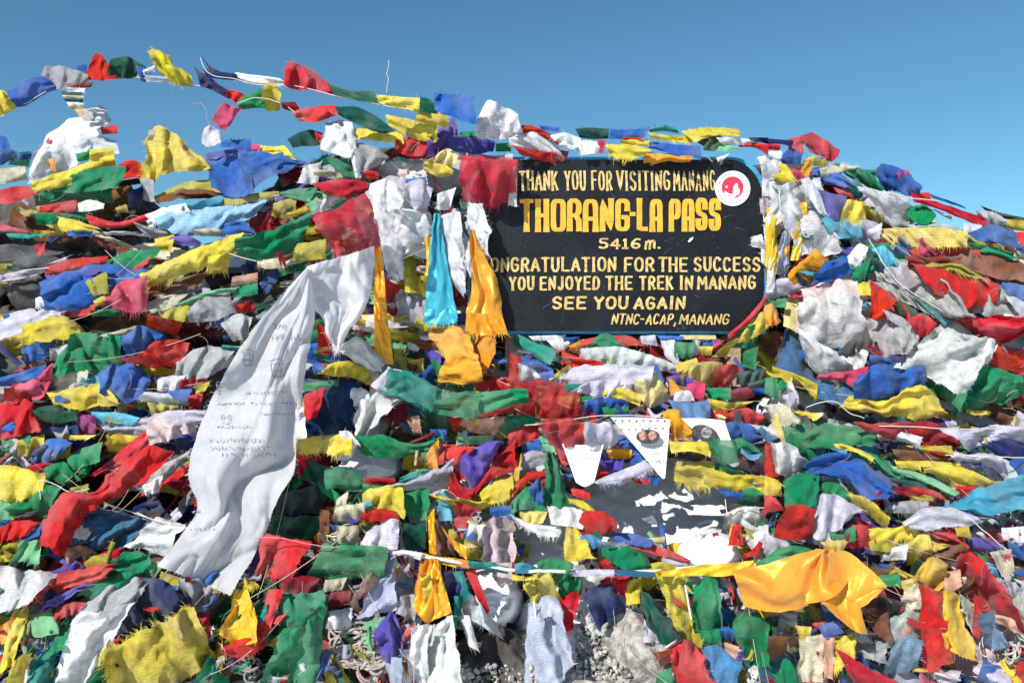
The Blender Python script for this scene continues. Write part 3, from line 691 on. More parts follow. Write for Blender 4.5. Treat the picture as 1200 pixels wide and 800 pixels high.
Y,d20,h 0,450 50,420 / 0,460 30,440 | skip
Y2,d20,v 40,640 160,640 / 60,690 140,690 | golden round fold above ragged white
W,d19,h,fb 10,660 90,690 220,710 / 30,690 130,740 210,750 | ragged one trailing threads into the shaded gap
W,d20,v 180,620 250,620 330,630 / 190,690 260,700 320,710 | crumpled pale one under the upright green triangle
Y,d21,h 270,580 330,590 395,640 / 280,600 330,620 390,655 | narrow curled tip over the shaded snow
R,d18,h 280,530 360,540 / 290,560 360,580 | small one behind the ragged white fringe
R,d23,v 330,650 400,640 490,690 / 310,740 400,740 480,720 | crisp square hanging over shaded snow
B2,d21,v 315,755 380,750 420,775 / 320,800 370,810 410,800 | light fold under the crisp red square
Y,d20,v 265,720 310,730 / 245,820 330,830 | skip
G,d19,h 390,725 480,725 / 385,750 470,755 | small fold under the crisp red square
B,d22,h 490,740 560,740 650,770 / 490,770 560,790 640,800 | long smooth streak under the snow hollow
L,d23,h,fb 400,490 500,450 620,400 / 420,510 520,490 640,440 | white rope-like twist with feathery fringe
B,d15,v 510,290 560,300 610,400 / 420,340 520,340 560,420 | deep blue cloth between the paper pennants
O,d17,v 450,350 500,345 555,350 / 460,380 510,390 550,385 | small golden flower-like scrap behind pennants
P,d17,v 440,400 520,390 / 450,435 510,440 | small violet flower-like scrap behind pennants
B,d17,v 540,300 570,300 / 600,420 640,410 | narrow pleated one behind the second pennant
R,d18,h 560,480 640,490 / 580,500 630,510 | tiny one peeping under the pennants
B,d18,v 640,470 700,470 / 640,500 680,510 | tiny one under the tip of the second pennant
B,d18,v 720,470 750,460 790,490 / 730,500 760,510 780,520 | skip
O,d29,v,fb 715,185 760,170 830,240 / 750,280 780,290 840,280 | orange tassel with long loose threads
Y,d33,h 745,315 830,310 925,310 / 760,360 830,350 920,375 | folded strip over the portrait pennant
G,d33,v,s 925,310 980,300 1035,305 / 935,370 980,400 1055,400 | sheer one covering the tip of the portrait pennant
G,d20,h 1035,310 1080,300 1150,350 / 1050,380 1090,380 1140,375 | plain dark continuation right of the portrait pennant
Y,d24,h,fb,p 780,400 870,405 940,420 / 770,490 850,510 920,520 | bright netted one right of the pennants
Y,d23,h,fb,p 910,430 1010,460 1110,470 1200,480 / 920,510 1010,530 1100,530 1200,550 | long netted one dipping toward the snow hollow
G,d22,h,fb 890,405 960,410 1030,430 / 910,440 980,460 1080,450 | shredded edge on the netted yellow one
B,d21,h 975,530 1040,545 1090,550 / 990,560 1050,570 1090,580 | small curl dangling at the snow hollow
G,d22,h 1090,535 1140,530 1170,550 / 1090,570 1130,590 1160,580 | small round roll above the snow hollow
W,d22,v 1010,640 1090,620 1150,620 / 1020,690 1080,680 1150,700 | small blank one hung on a thin cord
R,d23,v 1035,710 1070,700 / 1020,790 1080,790 | narrow upright strip over the bright snow
W,d20,v 1110,740 1170,700 1200,700 / 1110,780 1150,800 1200,800 | crumpled sheer white bag-like cloth
B,d20,v 1000,240 1060,220 1100,240 / 1030,310 1060,330 1100,290 | folded pleats beside the portrait pennant
B,d21,h 1070,225 1120,240 1170,270 / 1100,310 1130,310 1160,300 | smooth triangle with pale outline
W,d19,h 1080,225 1200,240 / 1100,240 1200,270 | pale one with thin edges behind the blue triangle
R,d19,v 1010,180 1090,155 1170,190 / 1020,220 1090,225 1160,225 | wide dark one in shade under a yellow curve
Y,d22,h 930,110 1000,140 1130,125 / 940,130 1000,165 1110,140 | skip
R,d18,v 930,170 990,165 / 940,200 1000,200 | small knotted one above the portrait pennant
@O
Y,d21,v 260,80 310,80 / 245,230 380,220 | tall soft one under the crisp red square
R,d19,v 420,230 450,215 / 410,265 480,265 | small triangle above the blue rope section
G,d22,h,p 430,160 530,150 640,220 / 440,210 540,260 640,270 | netted one bulging above the blue rope section
L,d21,h 440,140 560,150 670,195 / 440,155 560,175 660,215 | pale streak between green and blue folds
R,d22,h 560,140 650,150 820,220 / 570,165 650,190 800,225 | long thin one above the golden rope section
M2,d20,h 630,125 710,115 / 650,140 710,150 | small bright tip above a long red one
L,d21,h 710,215 830,230 / 710,240 800,260 | pale fold lying on the golden rope section
Y,d23,v 60,340 120,285 / 95,410 130,410 | thick bow loop under the twisted cord
Y,d24,v 130,290 170,290 / 130,390 230,400 | second loop of the thick yellow bow
G,d24,v,p 125,240 190,215 270,240 / 130,290 200,330 270,280 | netted one wrapped over the twisted cord
G,d23,v,p 220,290 290,280 330,350 / 220,410 290,380 330,360 | netted tail hanging left of a blue tangle
R,d22,v 210,420 320,370 / 230,570 280,540 | long faded one behind the netted green tail
U4,d25,v,p 90,430 140,410 200,410 230,470 / 90,480 130,500 180,490 240,580 | pale printed top of a hanging blue and white one
U4,d25,v,p 80,490 150,490 240,580 / 75,820 170,810 280,700 | hanging low with dark blue printed figures
W,d17,v 290,270 380,270 470,260 / 300,330 380,350 470,300 | soft white cloth hanging from the twisted cord
N,d23,v,fl 350,400 420,340 520,410 / 410,540 440,510 510,460 | dark tangle hanging in the sun
R,d22,v 420,330 480,300 540,310 / 450,390 500,400 530,390 | crumpled one above the dark blue tangle
Y,d23,v 530,330 600,310 / 540,430 600,420 | twisted knot beside the dark blue tangle
E,d22,v 570,420 600,375 640,390 / 600,460 720,600 780,580 | long dark diagonal tail in shade
L,d18,v 620,460 660,470 / 620,600 690,600 | round pale panel on the gravel wall
L,d18,v 620,600 690,600 / 660,760 690,740 | skip
Y,d23,v,p 680,300 800,290 / 790,590 850,590 | long thin streamer hanging below the golden rope
Y,d22,v 810,330 840,340 / 830,400 850,400 | skip
R,d20,v 805,390 850,410 / 820,470 850,480 | thin one beside a pale stick
V,d23,v,fb 850,570 900,570 / 850,620 890,630 | ragged yellow knot at the foot of the streamer
G,d24,v 850,370 910,320 950,330 970,400 / 860,550 910,560 960,545 980,540 | long smooth roll hanging below the golden rope
G,d22,v 880,560 970,550 / 900,630 990,650 | lower folds of the long smooth roll
B,d20,v 990,440 1050,480 / 1000,520 1050,510 | small shiny one under the orange satin
B,d22,v 970,550 1010,540 1050,570 / 980,590 1020,600 1050,600 | small folded one beside the green roll
G,d22,v,p 1040,510 1130,480 1200,520 / 1060,620 1130,700 1200,710 | wide sheer crumple hanging in shade
H,d23 1000,610 1060,630 / 1000,650 1050,685 | small peach square lying in shade
B2,d25,v 890,640 960,640 1070,700 / 930,760 970,800 1040,800 | plain and square with dark fold at the bottom
R,d25,v 745,630 790,610 860,640 / 760,760 830,830 940,800 | broad one hanging at the bottom beside the blue square
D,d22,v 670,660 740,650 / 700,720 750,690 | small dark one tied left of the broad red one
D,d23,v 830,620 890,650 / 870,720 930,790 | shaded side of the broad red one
W,d24 720,630 780,590 / 740,635 800,605 | tiny corner on top of the broad red one
G,d20,v 680,760 740,730 / 680,810 750,810 | dark one at the very bottom near the gravel
W,d16,v 300,390 340,390 / 380,590 410,560 | narrow folded strip on the snow
@C
W,d24,v -10,170 20,140 40,190 / -10,210 10,220 50,220 | peak of the crumple at the upper sign corner
R,d26,h 20,200 70,190 210,250 / 30,240 130,240 230,290 | twisted band over the upper sign corner
W,d27,h -10,250 80,220 220,290 / -10,290 80,300 240,340 | twisted roll over the upper sign corner
R,d25,h 5,285 130,300 260,310 / 50,330 170,360 240,405 | bold triangle hanging onto the first sign word
B,d21,h 130,190 220,195 / 140,210 220,220 | faint sheer scrap at the sign skyline
W,d26,h,p 180,235 250,225 320,250 / 230,290 290,300 330,320 | rolled one with pink print on the sign rim
W,d26,h,p 315,260 360,260 415,265 / 320,325 360,325 415,315 | rolled one beside a crimson hem
K,d27,v 400,258 440,260 / 410,318 430,315 | crimson hem of a rolled white one
E,d23,h 300,205 350,200 450,205 / 320,245 360,250 450,250 | dark folded one on the sign skyline
B,d22,h,p,ft 460,205 540,210 640,200 / 460,250 550,250 620,240 | sheer netted one on the sign skyline
R,d25,h 515,245 560,240 610,240 / 530,258 560,255 610,255 | thin dark one behind the golden roll
Y,d26,h 505,260 560,255 640,260 / 520,280 560,280 640,285 | small dull roll on the sign rim
Y,d28,h,fb 445,280 520,275 650,300 / 455,320 540,350 620,320 | gathered bow hanging onto the sign
O,d28,h 615,310 700,320 840,335 / 620,385 700,360 830,360 | orange fold hanging onto the sign
B,d29,h 610,260 730,275 880,285 / 640,290 740,320 880,345 | long smooth roll along the sign rim
Y,d26,h,fb 640,220 740,235 840,240 / 650,245 740,260 840,272 | pleated roll along the sign skyline
T,d23,h,ft 640,200 700,190 770,205 / 650,220 710,215 780,225 | wispy netted scrap on the skyline above yellow pleats
Y,d24,h,p,ft 800,215 920,200 1060,210 / 860,265 940,240 1060,240 | long netted one nearest the emblem skyline
E,d26,v 870,250 950,230 985,240 / 870,270 920,300 960,290 | dark green lump above the round emblem
J,d26,h 900,295 960,270 1060,290 / 900,305 970,310 1060,300 | striped green and white fold above the emblem
W,d26,h 960,245 1050,245 1150,260 / 980,270 1060,280 1150,275 | pale sheer roll above the emblem
R,d27,h 1060,275 1130,270 1200,280 / 1070,290 1130,290 1200,325 | thin twist above the round emblem
N,d26,h 1110,245 1200,245 / 1120,260 1200,275 | dark blue one at the skyline past the emblem
W,d28,v 880,315 930,345 / 910,330 935,360 | small pointed tag with navy hem under the rim
W,d28,v 960,340 1020,320 / 965,360 1000,340 | small bright tag hanging under the rim
@D
R,d26,v 95,260 140,240 170,250 / 100,320 130,330 165,320 | dark side of the peaked skyline flag
R,d28,v,p 150,240 200,230 330,300 / 200,310 250,330 300,360 | big peaked one on the skyline past the sign
N,d22,h 0,250 60,255 120,260 / 0,275 60,275 110,290 | small strip at the skyline beside a red peak
R,d25,h 0,275 60,280 / 0,300 55,305 | small dark fold at the skyline beside a red peak
V,d26,v 210,330 280,350 / 215,380 280,390 | olive fold under the red peak
O,d28,v 145,370 210,345 / 140,415 190,430 | small orange square under the red peak
Y,d28,v 165,350 215,330 / 170,370 220,375 | tiny triangle above the orange square
B,d27,v,p 60,350 100,300 160,320 / 65,370 110,370 150,380 | pale printed one near the top of the slope
W,d27,v 0,310 65,310 / 10,335 60,345 | small tag near the top of the slope
Y,d27,h 10,400 60,370 130,440 / 10,430 70,450 130,460 | soft fold near the top of the slope
K,d26,v 105,395 140,395 / 130,440 180,440 | pale pink fold beside a soft yellow one
W,d25,v 0,350 60,350 / 0,390 70,390 | navy-marked white one on the sign corner
B,d23,h 210,400 300,390 400,470 / 210,440 330,470 400,475 | long draped one below the skyline
M,d24,h,ft 250,390 330,370 410,385 / 260,430 310,430 350,400 | frayed tangled scrap on the skyline
G,d25,v 340,400 430,395 530,470 / 420,450 470,480 520,495 | dark veined roll below the skyline
T,d22,h 440,395 530,400 / 450,410 530,440 | thin teal fold at the skyline
B,d24,v 510,400 540,380 710,470 / 530,480 600,500 700,520 | large sheer peak against the sky
K,d26,ft,v 605,410 660,400 / 620,450 640,440 | tiny pink tuft standing against the sky
T,d26,v 370,470 410,445 445,490 / 400,520 430,530 440,520 | small teal square on a dark gap
R,d24,h 310,480 370,480 / 340,520 390,520 | tiny shaded one below the long draped blue one
B,d22,v -10,430 40,460 / -10,490 40,510 | skip
L,d25,v -10,490 60,510 / -10,640 100,590 | smooth white panel against the sign edge
W,d26,v,p 30,470 130,480 230,440 / 100,550 200,590 260,610 | broad white drape down the slope
W,d27,v,p 170,600 250,600 300,690 / 170,780 260,790 330,770 | broad lower drape with soft print
P,d26,v 240,495 370,530 / 280,610 350,640 | dark violet smooth one with one fold
Y,d27,v,fb 370,545 450,550 / 345,640 450,640 | short fringed one beside a dark violet one
V,d25,v 450,560 540,610 / 450,620 530,650 | shaded olive fold right of the short fringed one
C,d25,v 265,620 430,650 / 300,710 430,715 | bright turquoise one sloping below a violet one
W,d28,h,p 445,490 540,505 650,530 / 530,610 580,655 655,650 | crisp printed one hung from a taut string
R,d26,h 690,510 800,550 1000,620 / 700,550 800,580 1010,670 | long pleated one running down the skyline
R,d24,v 690,505 750,505 / 690,540 760,530 | frayed head of the long pleated one
B,d22,h 760,510 900,560 / 780,530 920,575 | thin one along the skyline behind the long pleated one
W,d24,h 700,560 860,610 / 760,580 850,625 | pale underside of the long pleated one
G,d25,v 660,580 740,570 780,610 / 660,620 720,650 760,640 | dark coiled one with a glossy rim
A,d24,h 670,655 770,645 880,665 / 680,670 770,675 900,680 | pale mound above the wide yellow fringe
Y2,d28,h,p,fb 535,680 700,670 905,685 / 540,720 700,750 905,750 | wide band with long threads fraying into red
R,d24,h 680,770 850,755 970,770 / 700,800 850,800 980,800 | dull one beneath the wide yellow fringe
L,d24,v 470,680 530,650 / 470,730 520,720 | white twist beside the wide yellow band
G,d25,v 470,750 560,740 / 490,800 580,800 | dark fold under the wide yellow band
E,d22,h 1010,570 1100,600 1200,620 / 1030,590 1100,620 1200,640 | thin one at the skyline far down the slope
S,d23,v 980,590 1060,600 1120,640 / 1010,650 1060,660 1110,650 | mixed grey crumple far down the slope
Y,d24,h 1105,630 1200,635 / 1100,670 1200,680 | thin fringed one far down the slope
B,d26,h 950,700 1020,670 1140,690 1200,760 / 1000,730 1080,740 1140,770 1200,790 | broad curved one at the picture edge
R,d24,v 1140,690 1200,690 / 1140,740 1200,750 | small dark one tucked behind the broad curved blue one
K,d24,v 1020,720 1080,700 / 1030,740 1090,740 | small glow of pink in sheer blue folds
L,d23,v 920,650 1000,660 / 920,720 970,700 | pale pink fold below the long pleated red one
G,d25,h 945,740 1100,770 1180,800 / 960,760 1080,790 1130,800 | long thin one under the broad curved blue one
@H
C,d25,v -10,230 40,200 / -10,280 30,280 | skip
L,d29,h 5,220 80,190 175,230 / 10,280 90,260 180,240 | lilac tag end of a row of bright squares
O,d31,v,p 105,160 220,60 / 140,235 295,145 | stiff golden square near the sign corner
B,d29,h 270,100 370,80 / 215,220 385,150 | smooth blue band behind the golden square
K,d28,h 115,265 200,215 300,200 / 120,280 220,250 290,220 | red band under the golden square
H2,d28,v 170,230 290,200 400,185 / 180,300 300,320 430,320 | rosy upper side of the printed parasol cloth
W2,d29,v,p 160,300 290,260 420,300 / 160,420 300,500 460,470 | round printed parasol-like cloth with rings
S2,d28,v 330,520 400,470 460,420 / 350,555 400,540 470,500 | grey striped hem of the parasol-like cloth
W,d28,v 155,430 250,490 370,560 / 190,560 250,620 370,600 | white skirt below the parasol-like cloth
W,d28,v 370,560 470,480 / 380,600 450,640 | folded corner of the white skirt
K,d29,v 250,630 370,620 450,600 / 250,655 370,670 440,690 | bright red hem of the white skirt
M2,d29,v 95,270 160,280 / 75,400 140,430 | golden band hanging beside the parasol-like cloth
U3,d30,v 85,420 140,420 / 45,590 240,670 | dark triangular one beside the white skirt
Y,d29,h 30,600 120,630 240,680 / 40,640 120,650 210,740 | narrow curl below the triangular blue one
G,d26,h -10,285 80,280 / -10,310 80,320 | thin green edge beside the lilac tag
B,d26,v 480,540 570,560 / 480,620 580,600 | small light one left of a shiny blue one
B,d28,v 430,640 530,600 730,610 / 420,740 560,765 690,740 | shiny satin-like one with fine creases
N,d24,h 510,535 640,545 / 540,580 620,590 | dark line of cloth above shiny blue
U3,d24,v 240,655 330,660 410,690 / 240,740 330,770 400,760 | dark slate patch below the bright red hem
Y,d27,h 400,740 560,760 720,690 800,790 / 385,790 530,820 700,840 810,810 | broad crumpled one below shiny blue
W,d30,v,p 830,400 900,400 940,450 1070,465 / 610,595 720,620 800,660 905,715 | large white printed square spread like a kite
W,d31,v,p 925,450 990,470 1065,465 / 900,470 960,530 1010,600 | folded corner flap of the large white kite
S,d27,v 550,150 630,120 720,160 / 560,190 650,220 730,190 | white crinkled foil-like scrap on a grey sheet
S3,d26,h 640,210 730,150 940,340 / 780,350 860,355 950,360 | wide plain grey sheet on the right slope
S3,d25,v 490,200 620,230 720,310 / 490,230 650,300 790,370 | long grey sheet split by a taut string
S3,d25,v 480,380 600,400 690,490 / 480,530 600,540 650,535 | plain grey sheet left of the kite
S,d27,v 550,340 640,380 700,450 / 570,380 640,430 690,490 | crumpled pale strip on the plain grey sheet
R,d27,v 490,215 600,280 / 480,360 540,365 | narrow red triangle on the right slope
E,d25,v 610,290 690,330 / 620,350 710,370 | dark ruffled one behind the taut string
R,d28,v 660,380 720,360 790,400 / 690,430 730,450 750,450 | knotted cluster beside the kite
R,d27,v 690,110 900,160 1060,210 / 740,200 880,300 1050,300 | large smooth wing-shaped one
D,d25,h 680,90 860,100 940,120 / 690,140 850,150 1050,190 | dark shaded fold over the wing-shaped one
V,d28,h,fb 755,115 850,105 920,130 / 755,145 850,145 1020,190 | small netted one lying on the red wing
Z,d26,v 900,70 1060,60 1200,120 / 880,95 1040,170 1200,190 | long satin brown swoop
L,d27,h 1050,60 1200,100 / 1100,70 1200,135 | glossy pale rim of the brown swoop
G,d27,h 930,20 1060,50 1160,90 / 960,50 1070,75 1130,90 | thin green streak above the brown swoop
S3,d25,v 1040,270 1080,210 / 1020,350 1180,360 | light grey triangle beside the red wing
B,d26,v 1080,200 1200,220 / 1090,250 1200,280 | pale blue and violet folds at the picture edge
L,d26,v 1110,270 1200,290 / 1180,350 1200,370 | grey lavender folds at the picture edge
R,d29,h 850,360 1000,365 1200,370 / 920,400 1050,490 1200,430 | long bright one with gold binding above the kite
R,d27,v 1050,500 1130,510 1200,520 / 1040,580 1120,610 1200,620 | curved bowl-like one below the long bright one
G,d28,v 1030,590 1180,640 / 880,800 1130,740 1180,710 | big smooth fan below the kite
G,d27,v 740,640 840,670 920,720 / 750,700 850,760 890,800 | big smooth fan's shaded half under the kite
C,d26,v 490,50 540,40 600,130 / 500,80 550,150 600,140 | light blue triangle under a green fold
W,d26,v 370,90 440,30 470,40 / 400,140 430,110 450,90 | white triangle hanging from thin cords
E,d26,v 480,10 560,60 610,120 / 460,60 520,110 590,130 | dark frayed fold near the wide yellow band
T,d27,h 690,270 760,320 840,380 / 700,290 770,350 820,395 | teal twist along the taut string
G,d25,v 400,160 480,100 / 405,200 450,190 | dark scrap left of the light blue triangle
B,d25,v 430,180 480,150 / 440,200 480,190 | skip
Y,d24,v 420,210 480,200 / 430,260 480,260 | dull scrap left of the narrow red triangle
G,d27,v -10,660 40,650 90,670 / -10,720 40,740 80,700 | smooth little one below the pass sign flags
L,d27,v,fb 60,720 110,670 140,740 / 70,770 110,790 140,770 | torn little lavender one over a dark gap
O,d30,v -10,320 20,310 50,370 / -10,400 20,400 40,390 | glowing golden knot by the sign corner
@G
G,d28,v 1080,420 1160,400 / 1050,500 1130,520 | smooth green sheet under the sign corner
Y,d29,v 1110,400 1150,350 1200,330 / 1060,480 1130,470 1190,420 | knotted golden ribbon under the sign corner
G,d27,v 1090,530 1150,510 / 1080,590 1140,610 | bright green wedge under the sign corner
E,d24,h 1110,680 1200,650 / 1120,700 1200,690 | thin green one by the dark hollow
R,d30,h 1015,445 1100,370 1190,265 / 1020,465 1110,390 1195,290 | narrow band crossing the lower sign corner
Y,d28,h 1010,490 1070,460 / 940,550 1000,550 | diagonal twist beside the crimson strip
@L
G,d27,h 80,240 200,230 480,250 / 90,320 180,330 470,320 | long flat one stretched over blue folds
Y,d28,h 230,300 320,305 480,380 / 280,330 380,350 470,395 | thin twist across blue and green folds
G,d27,h 380,370 480,370 620,460 / 430,420 520,460 600,480 | long streamlined one running down the slope
W,d26,v,p 20,330 100,320 180,410 / 50,440 110,460 170,430 | smooth one with golden edge
R,d26,v -10,330 30,330 / -10,470 60,465 | red panel bordering a smooth white one
B,d27,h 190,410 270,370 390,370 / 190,430 280,420 380,400 | gathered blue knot end
B,d28,h 160,450 330,410 390,400 580,510 / 270,470 380,500 450,560 540,570 | long tapering bright blade
G,d28,v 90,500 150,470 230,470 / 90,610 150,620 215,610 | veined one over the red square at right
R,d29,v 90,610 150,615 220,630 / 30,750 100,765 190,760 | upright square with frayed lower edge
L,d29,v 230,545 320,570 430,630 / 200,700 240,750 400,650 | smooth lavender one beside the upright red square
G,d26,v 240,510 310,500 380,550 / 230,540 300,560 380,580 | dark small fold over the lavender one
Y,d28,v 390,560 460,580 560,660 / 400,620 480,660 550,720 | long swelling one ending round
R,d26,h 430,225 600,230 770,225 880,310 / 490,260 620,300 760,320 860,330 | long wavy one below a grey tarp
W,d28,h 510,250 600,260 710,290 / 530,300 620,305 700,330 | white wing lying on the long wavy red one
V,d26,h 570,325 700,330 840,330 / 580,350 700,345 850,365 | thin dull band under the long wavy red one
Z,d26,h 600,350 740,360 860,390 / 620,390 740,400 890,420 | rusty thin band in a stack of strips
Y,d27,h,fb 610,395 740,400 880,410 / 620,420 740,425 890,435 | fringed band in a stack of strips
Y,d28,h 750,440 880,430 1040,490 / 760,455 880,510 1030,525 | thick swelling band ending the stack of strips
J,d27,h 600,430 740,470 880,540 / 610,460 740,500 860,555 | green white and yellow strip with ragged end
E,d26,h 580,480 700,500 830,540 / 600,500 700,530 850,560 | dark strip beneath the ragged green white strip
R,d27,h 470,580 600,530 750,540 870,590 / 500,610 600,560 740,590 830,600 | long low curving one
R,d26,h 880,515 1010,525 / 900,560 980,570 | short one left of the turquoise wing
S,d25,v 560,600 650,590 740,590 / 560,640 660,640 740,630 | crumpled paper-like grey cloth
C2,d29,h 830,620 970,550 1180,480 / 860,640 1000,640 1180,625 | big turquoise wing at the picture edge
L,d30,h,p 650,690 780,620 960,660 / 690,720 800,715 980,690 | pale printed wing tip below turquoise
L,d27,h 830,250 1000,250 1200,250 / 960,340 1080,310 1200,310 | wide lavender tarp along a straight line
L,d27,h 860,370 980,370 1090,385 / 930,440 1030,440 1120,470 | second lavender layer with pointed end
N,d24,h 1000,310 1100,300 1200,320 / 1040,350 1120,380 1200,380 | navy shade between lavender layers
N,d24,v 1010,430 1080,430 / 1030,480 1090,490 | navy hollow under the second lavender layer
B,d26,v 1100,390 1200,385 / 1160,450 1200,470 | bright blue corner at the picture edge
Y,d27,h,fb 480,720 600,710 700,700 / 500,800 600,770 680,760 | creased yellow one right of a red square
R,d27,v 400,710 440,700 490,760 / 370,800 430,800 490,800 | small one above the orange satin knot
G,d27,v 270,740 400,710 / 260,770 400,770 | small dark green patch above the orange satin
R,d26,v 740,720 840,715 / 800,760 900,780 | striped reddish one beside yellow folds
Y,d26,v 640,730 740,740 / 660,800 760,810 | broad bright fold above the red streamers
W,d26,v 1100,720 1200,710 / 1110,770 1200,780 | crumpled white heap at the picture edge
V,d26,v 880,710 940,710 / 890,750 950,760 | small printed olive one
S,d26,v,p 600,120 850,150 / 620,200 850,160 | skip
M,d26,v,fb -10,140 60,140 140,200 / 0,160 60,230 130,220 | frayed cream one over the green fringe
Y2,d27,h 20,220 40,170 / 60,300 80,300 | narrow bright one by the dark gap
R,d25,v -10,560 40,580 / -10,640 70,630 | small bright one beneath the smooth white one
Y,d26,v -10,470 60,510 / -10,560 60,560 | golden corner under the red panel
Y,d26,h 100,155 240,180 / 130,180 220,205 | faint olive strip over the slate gap
@M
B3,d20,v 380,20 560,30 740,40 / 340,150 480,160 560,165 | broad shaded sheet with a pink mark
W,d24,h,p 740,40 860,70 / 600,155 770,190 | printed square beside the big white scarf
W,d22,v,p 370,60 500,90 / 340,120 450,130 | pale printed patch on the broad shaded sheet
B,d14,h 130,110 190,50 / 90,140 180,110 | small pale one near the red scarf tail
J,d15,v,fb 100,130 190,150 / 50,240 180,230 | pale green and yellow frayed one
R,d14,v 0,70 100,40 170,50 / 0,130 80,120 110,110 | dull mottled one at the picture edge near the red scarf tail
H,d15,v 310,180 400,160 440,190 / 330,240 370,250 430,230 | rosy crumple beside a dark hollow
R,d17,h 350,240 450,200 570,170 / 370,270 460,240 570,210 | rusty crumpled streak over the green strip
W,d22,v,p -10,255 120,280 250,290 / -10,450 60,450 130,420 | broad smooth white one at the picture edge
R,d22,h 250,290 370,270 510,240 / 120,450 260,380 480,310 | long smooth diagonal one
P,d21,h 300,370 400,330 450,330 / 190,460 280,430 350,380 | sheer violet and blue layer under the long diagonal red
G,d23,h 570,200 640,185 700,230 / 390,380 500,400 640,320 | bright sheer diagonal one
J,d22,v 690,240 760,230 / 650,310 720,310 | pale yellow green corner by the big white scarf
S,d24,v 450,400 560,320 690,330 / 380,490 500,480 600,450 | sheer grey upper part of a long white train
W,d25,v 370,490 480,480 600,450 / 230,830 340,830 400,800 | long glowing white train down to the bottom edge
W,d24,v 480,490 600,440 / 390,830 460,700 | shadowed side of the long white train
N,d24,v 680,320 770,330 860,400 / 580,540 700,540 860,470 | dark glossy triangular sheet
V,d25,v,fb 760,280 850,310 / 750,330 830,340 | fringed olive tassel under the big white scarf
Y4,d26,v,p,fl,ft 510,660 700,560 880,470 / 560,840 740,820 980,690 | large woven square at the bottom
S,d20,v,fb 850,310 930,320 1020,380 / 870,420 940,440 1000,430 | sheer knotted fold under the big white scarf
G,d22,v 980,690 1000,700 / 900,800 1060,800 | green corner under the large woven square
G,d21,v 490,700 530,740 / 400,810 540,800 | green fold between white train and woven square
Y,d23,v 60,480 130,460 / 0,740 60,700 | sunlit golden fold at the lower corner
O,d21,v -10,540 60,500 / -10,620 40,600 | small orange fold at the lower corner
J,d20,v 140,500 240,480 270,520 / 120,570 200,580 260,560 | mint sheer crumple at the lower corner
G,d21,v 270,570 370,480 / 200,680 300,640 | green crumple beside the white train
T,d22,v 190,670 270,590 / 110,820 240,820 | long teal green fall beside the white train
Y,d22,v 60,700 140,670 / 20,830 110,830 | soft gold fall at the lower corner
R,d20,v 270,450 340,420 400,430 / 260,500 330,480 380,470 | rusty orange crumple beside the white train
S,d19,v 100,590 200,590 / 110,660 190,650 | grey mauve crumple at the lower corner
Y3,d25,v 1110,390 1150,380 1190,450 / 1040,560 1110,600 1200,590 | golden knot bunched like a turban
R,d24,h,fb 1050,630 1120,600 1200,590 / 1050,670 1120,670 1200,650 | ribbed strip under the golden knot
R,d21,v 900,480 1000,480 / 920,560 970,620 | deep red folds beside the woven square
@N
R,d24,v,fb 50,120 130,125 240,150 / 0,300 80,290 150,310 | bright one with long fringe hung from the pink cord
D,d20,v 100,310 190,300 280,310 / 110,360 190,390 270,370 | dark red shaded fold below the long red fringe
G,d26,h,p 320,160 440,165 600,170 / 260,300 400,300 580,310 | woven rectangle hung from the cord
J,d25,v 520,300 600,200 / 530,330 600,260 | pale green edge of the woven rectangle
H,d22,v 500,320 600,240 / 440,430 520,470 | peach one diagonal under the woven rectangle
L,d23,v,p 560,60 620,45 665,50 / 490,160 560,165 655,160 | pale ribbed bulge above the cord
U4,d24,v,p 600,260 650,210 / 490,480 650,450 | bluish ribbed one twisting down from the cord
G,d24,v 110,385 190,390 310,380 / 60,590 160,560 310,480 | big soft green cloth at the bottom
G,d25,v 130,570 200,550 310,470 / 20,820 140,820 270,800 | lower fall of the big soft green cloth
R,d22,v 60,380 120,380 / -10,640 40,620 | rolled red edge beside the big green cloth
T,d23,v,fb 40,440 80,420 / 20,490 80,500 | tiny teal tassel beside the rolled red edge
Y,d22,v -10,510 30,500 / -10,580 20,570 | skip
M,d22,v,p 330,320 420,310 / 320,370 400,360 | knitted cream scrap under the woven rectangle
D,d21,v 350,380 440,370 / 340,450 430,430 | dark red crumple under the knitted scrap
W,d21,v 350,470 440,450 / 330,540 440,550 | white lumpy knot over the rope tangle
J,d20,v 510,520 600,490 / 560,570 600,560 | pale green sheer scrap by the navy strip
P,d24,v 560,570 640,485 680,560 / 600,690 650,700 680,690 | navy diamond hanging low
U4,d23,v 600,690 680,690 / 640,810 680,810 | pale fold below the navy diamond
B,d20,v 310,660 350,650 / 270,780 340,720 | blue sliver beside the big green cloth
O2,d24,v 770,240 850,250 / 740,450 810,500 | rusty orange half of the hanging scarf
Z,d21,v 840,20 920,180 / 850,190 930,200 | brown shaded triangle above the cord
R,d24,h 680,580 740,530 / 680,620 745,580 | small bright rolled one in dark folds
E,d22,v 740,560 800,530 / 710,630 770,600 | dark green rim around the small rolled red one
N,d20,v 890,280 980,270 1040,350 / 900,400 980,410 1020,380 | dark navy crumple under the twisted cord
T,d23,v 900,300 970,280 / 930,400 1000,400 | teal tangle hanging under the cord
T,d22,v 930,400 970,400 / 930,540 950,530 | thin teal tail hanging under the cord
R,d23,v 990,290 1030,280 / 1070,470 1090,450 | thin red tail over the snow
H2,d23,v,p 1070,90 1100,40 1200,30 / 1070,220 1130,220 1200,240 | pale pink printed cloth above the cord
H2,d22,v 1130,240 1200,240 / 1140,330 1200,330 | lower part of the pale pink cloth
W,d19,v 1000,390 1070,420 / 1020,500 1150,580 | thick white cloth lit on the snow
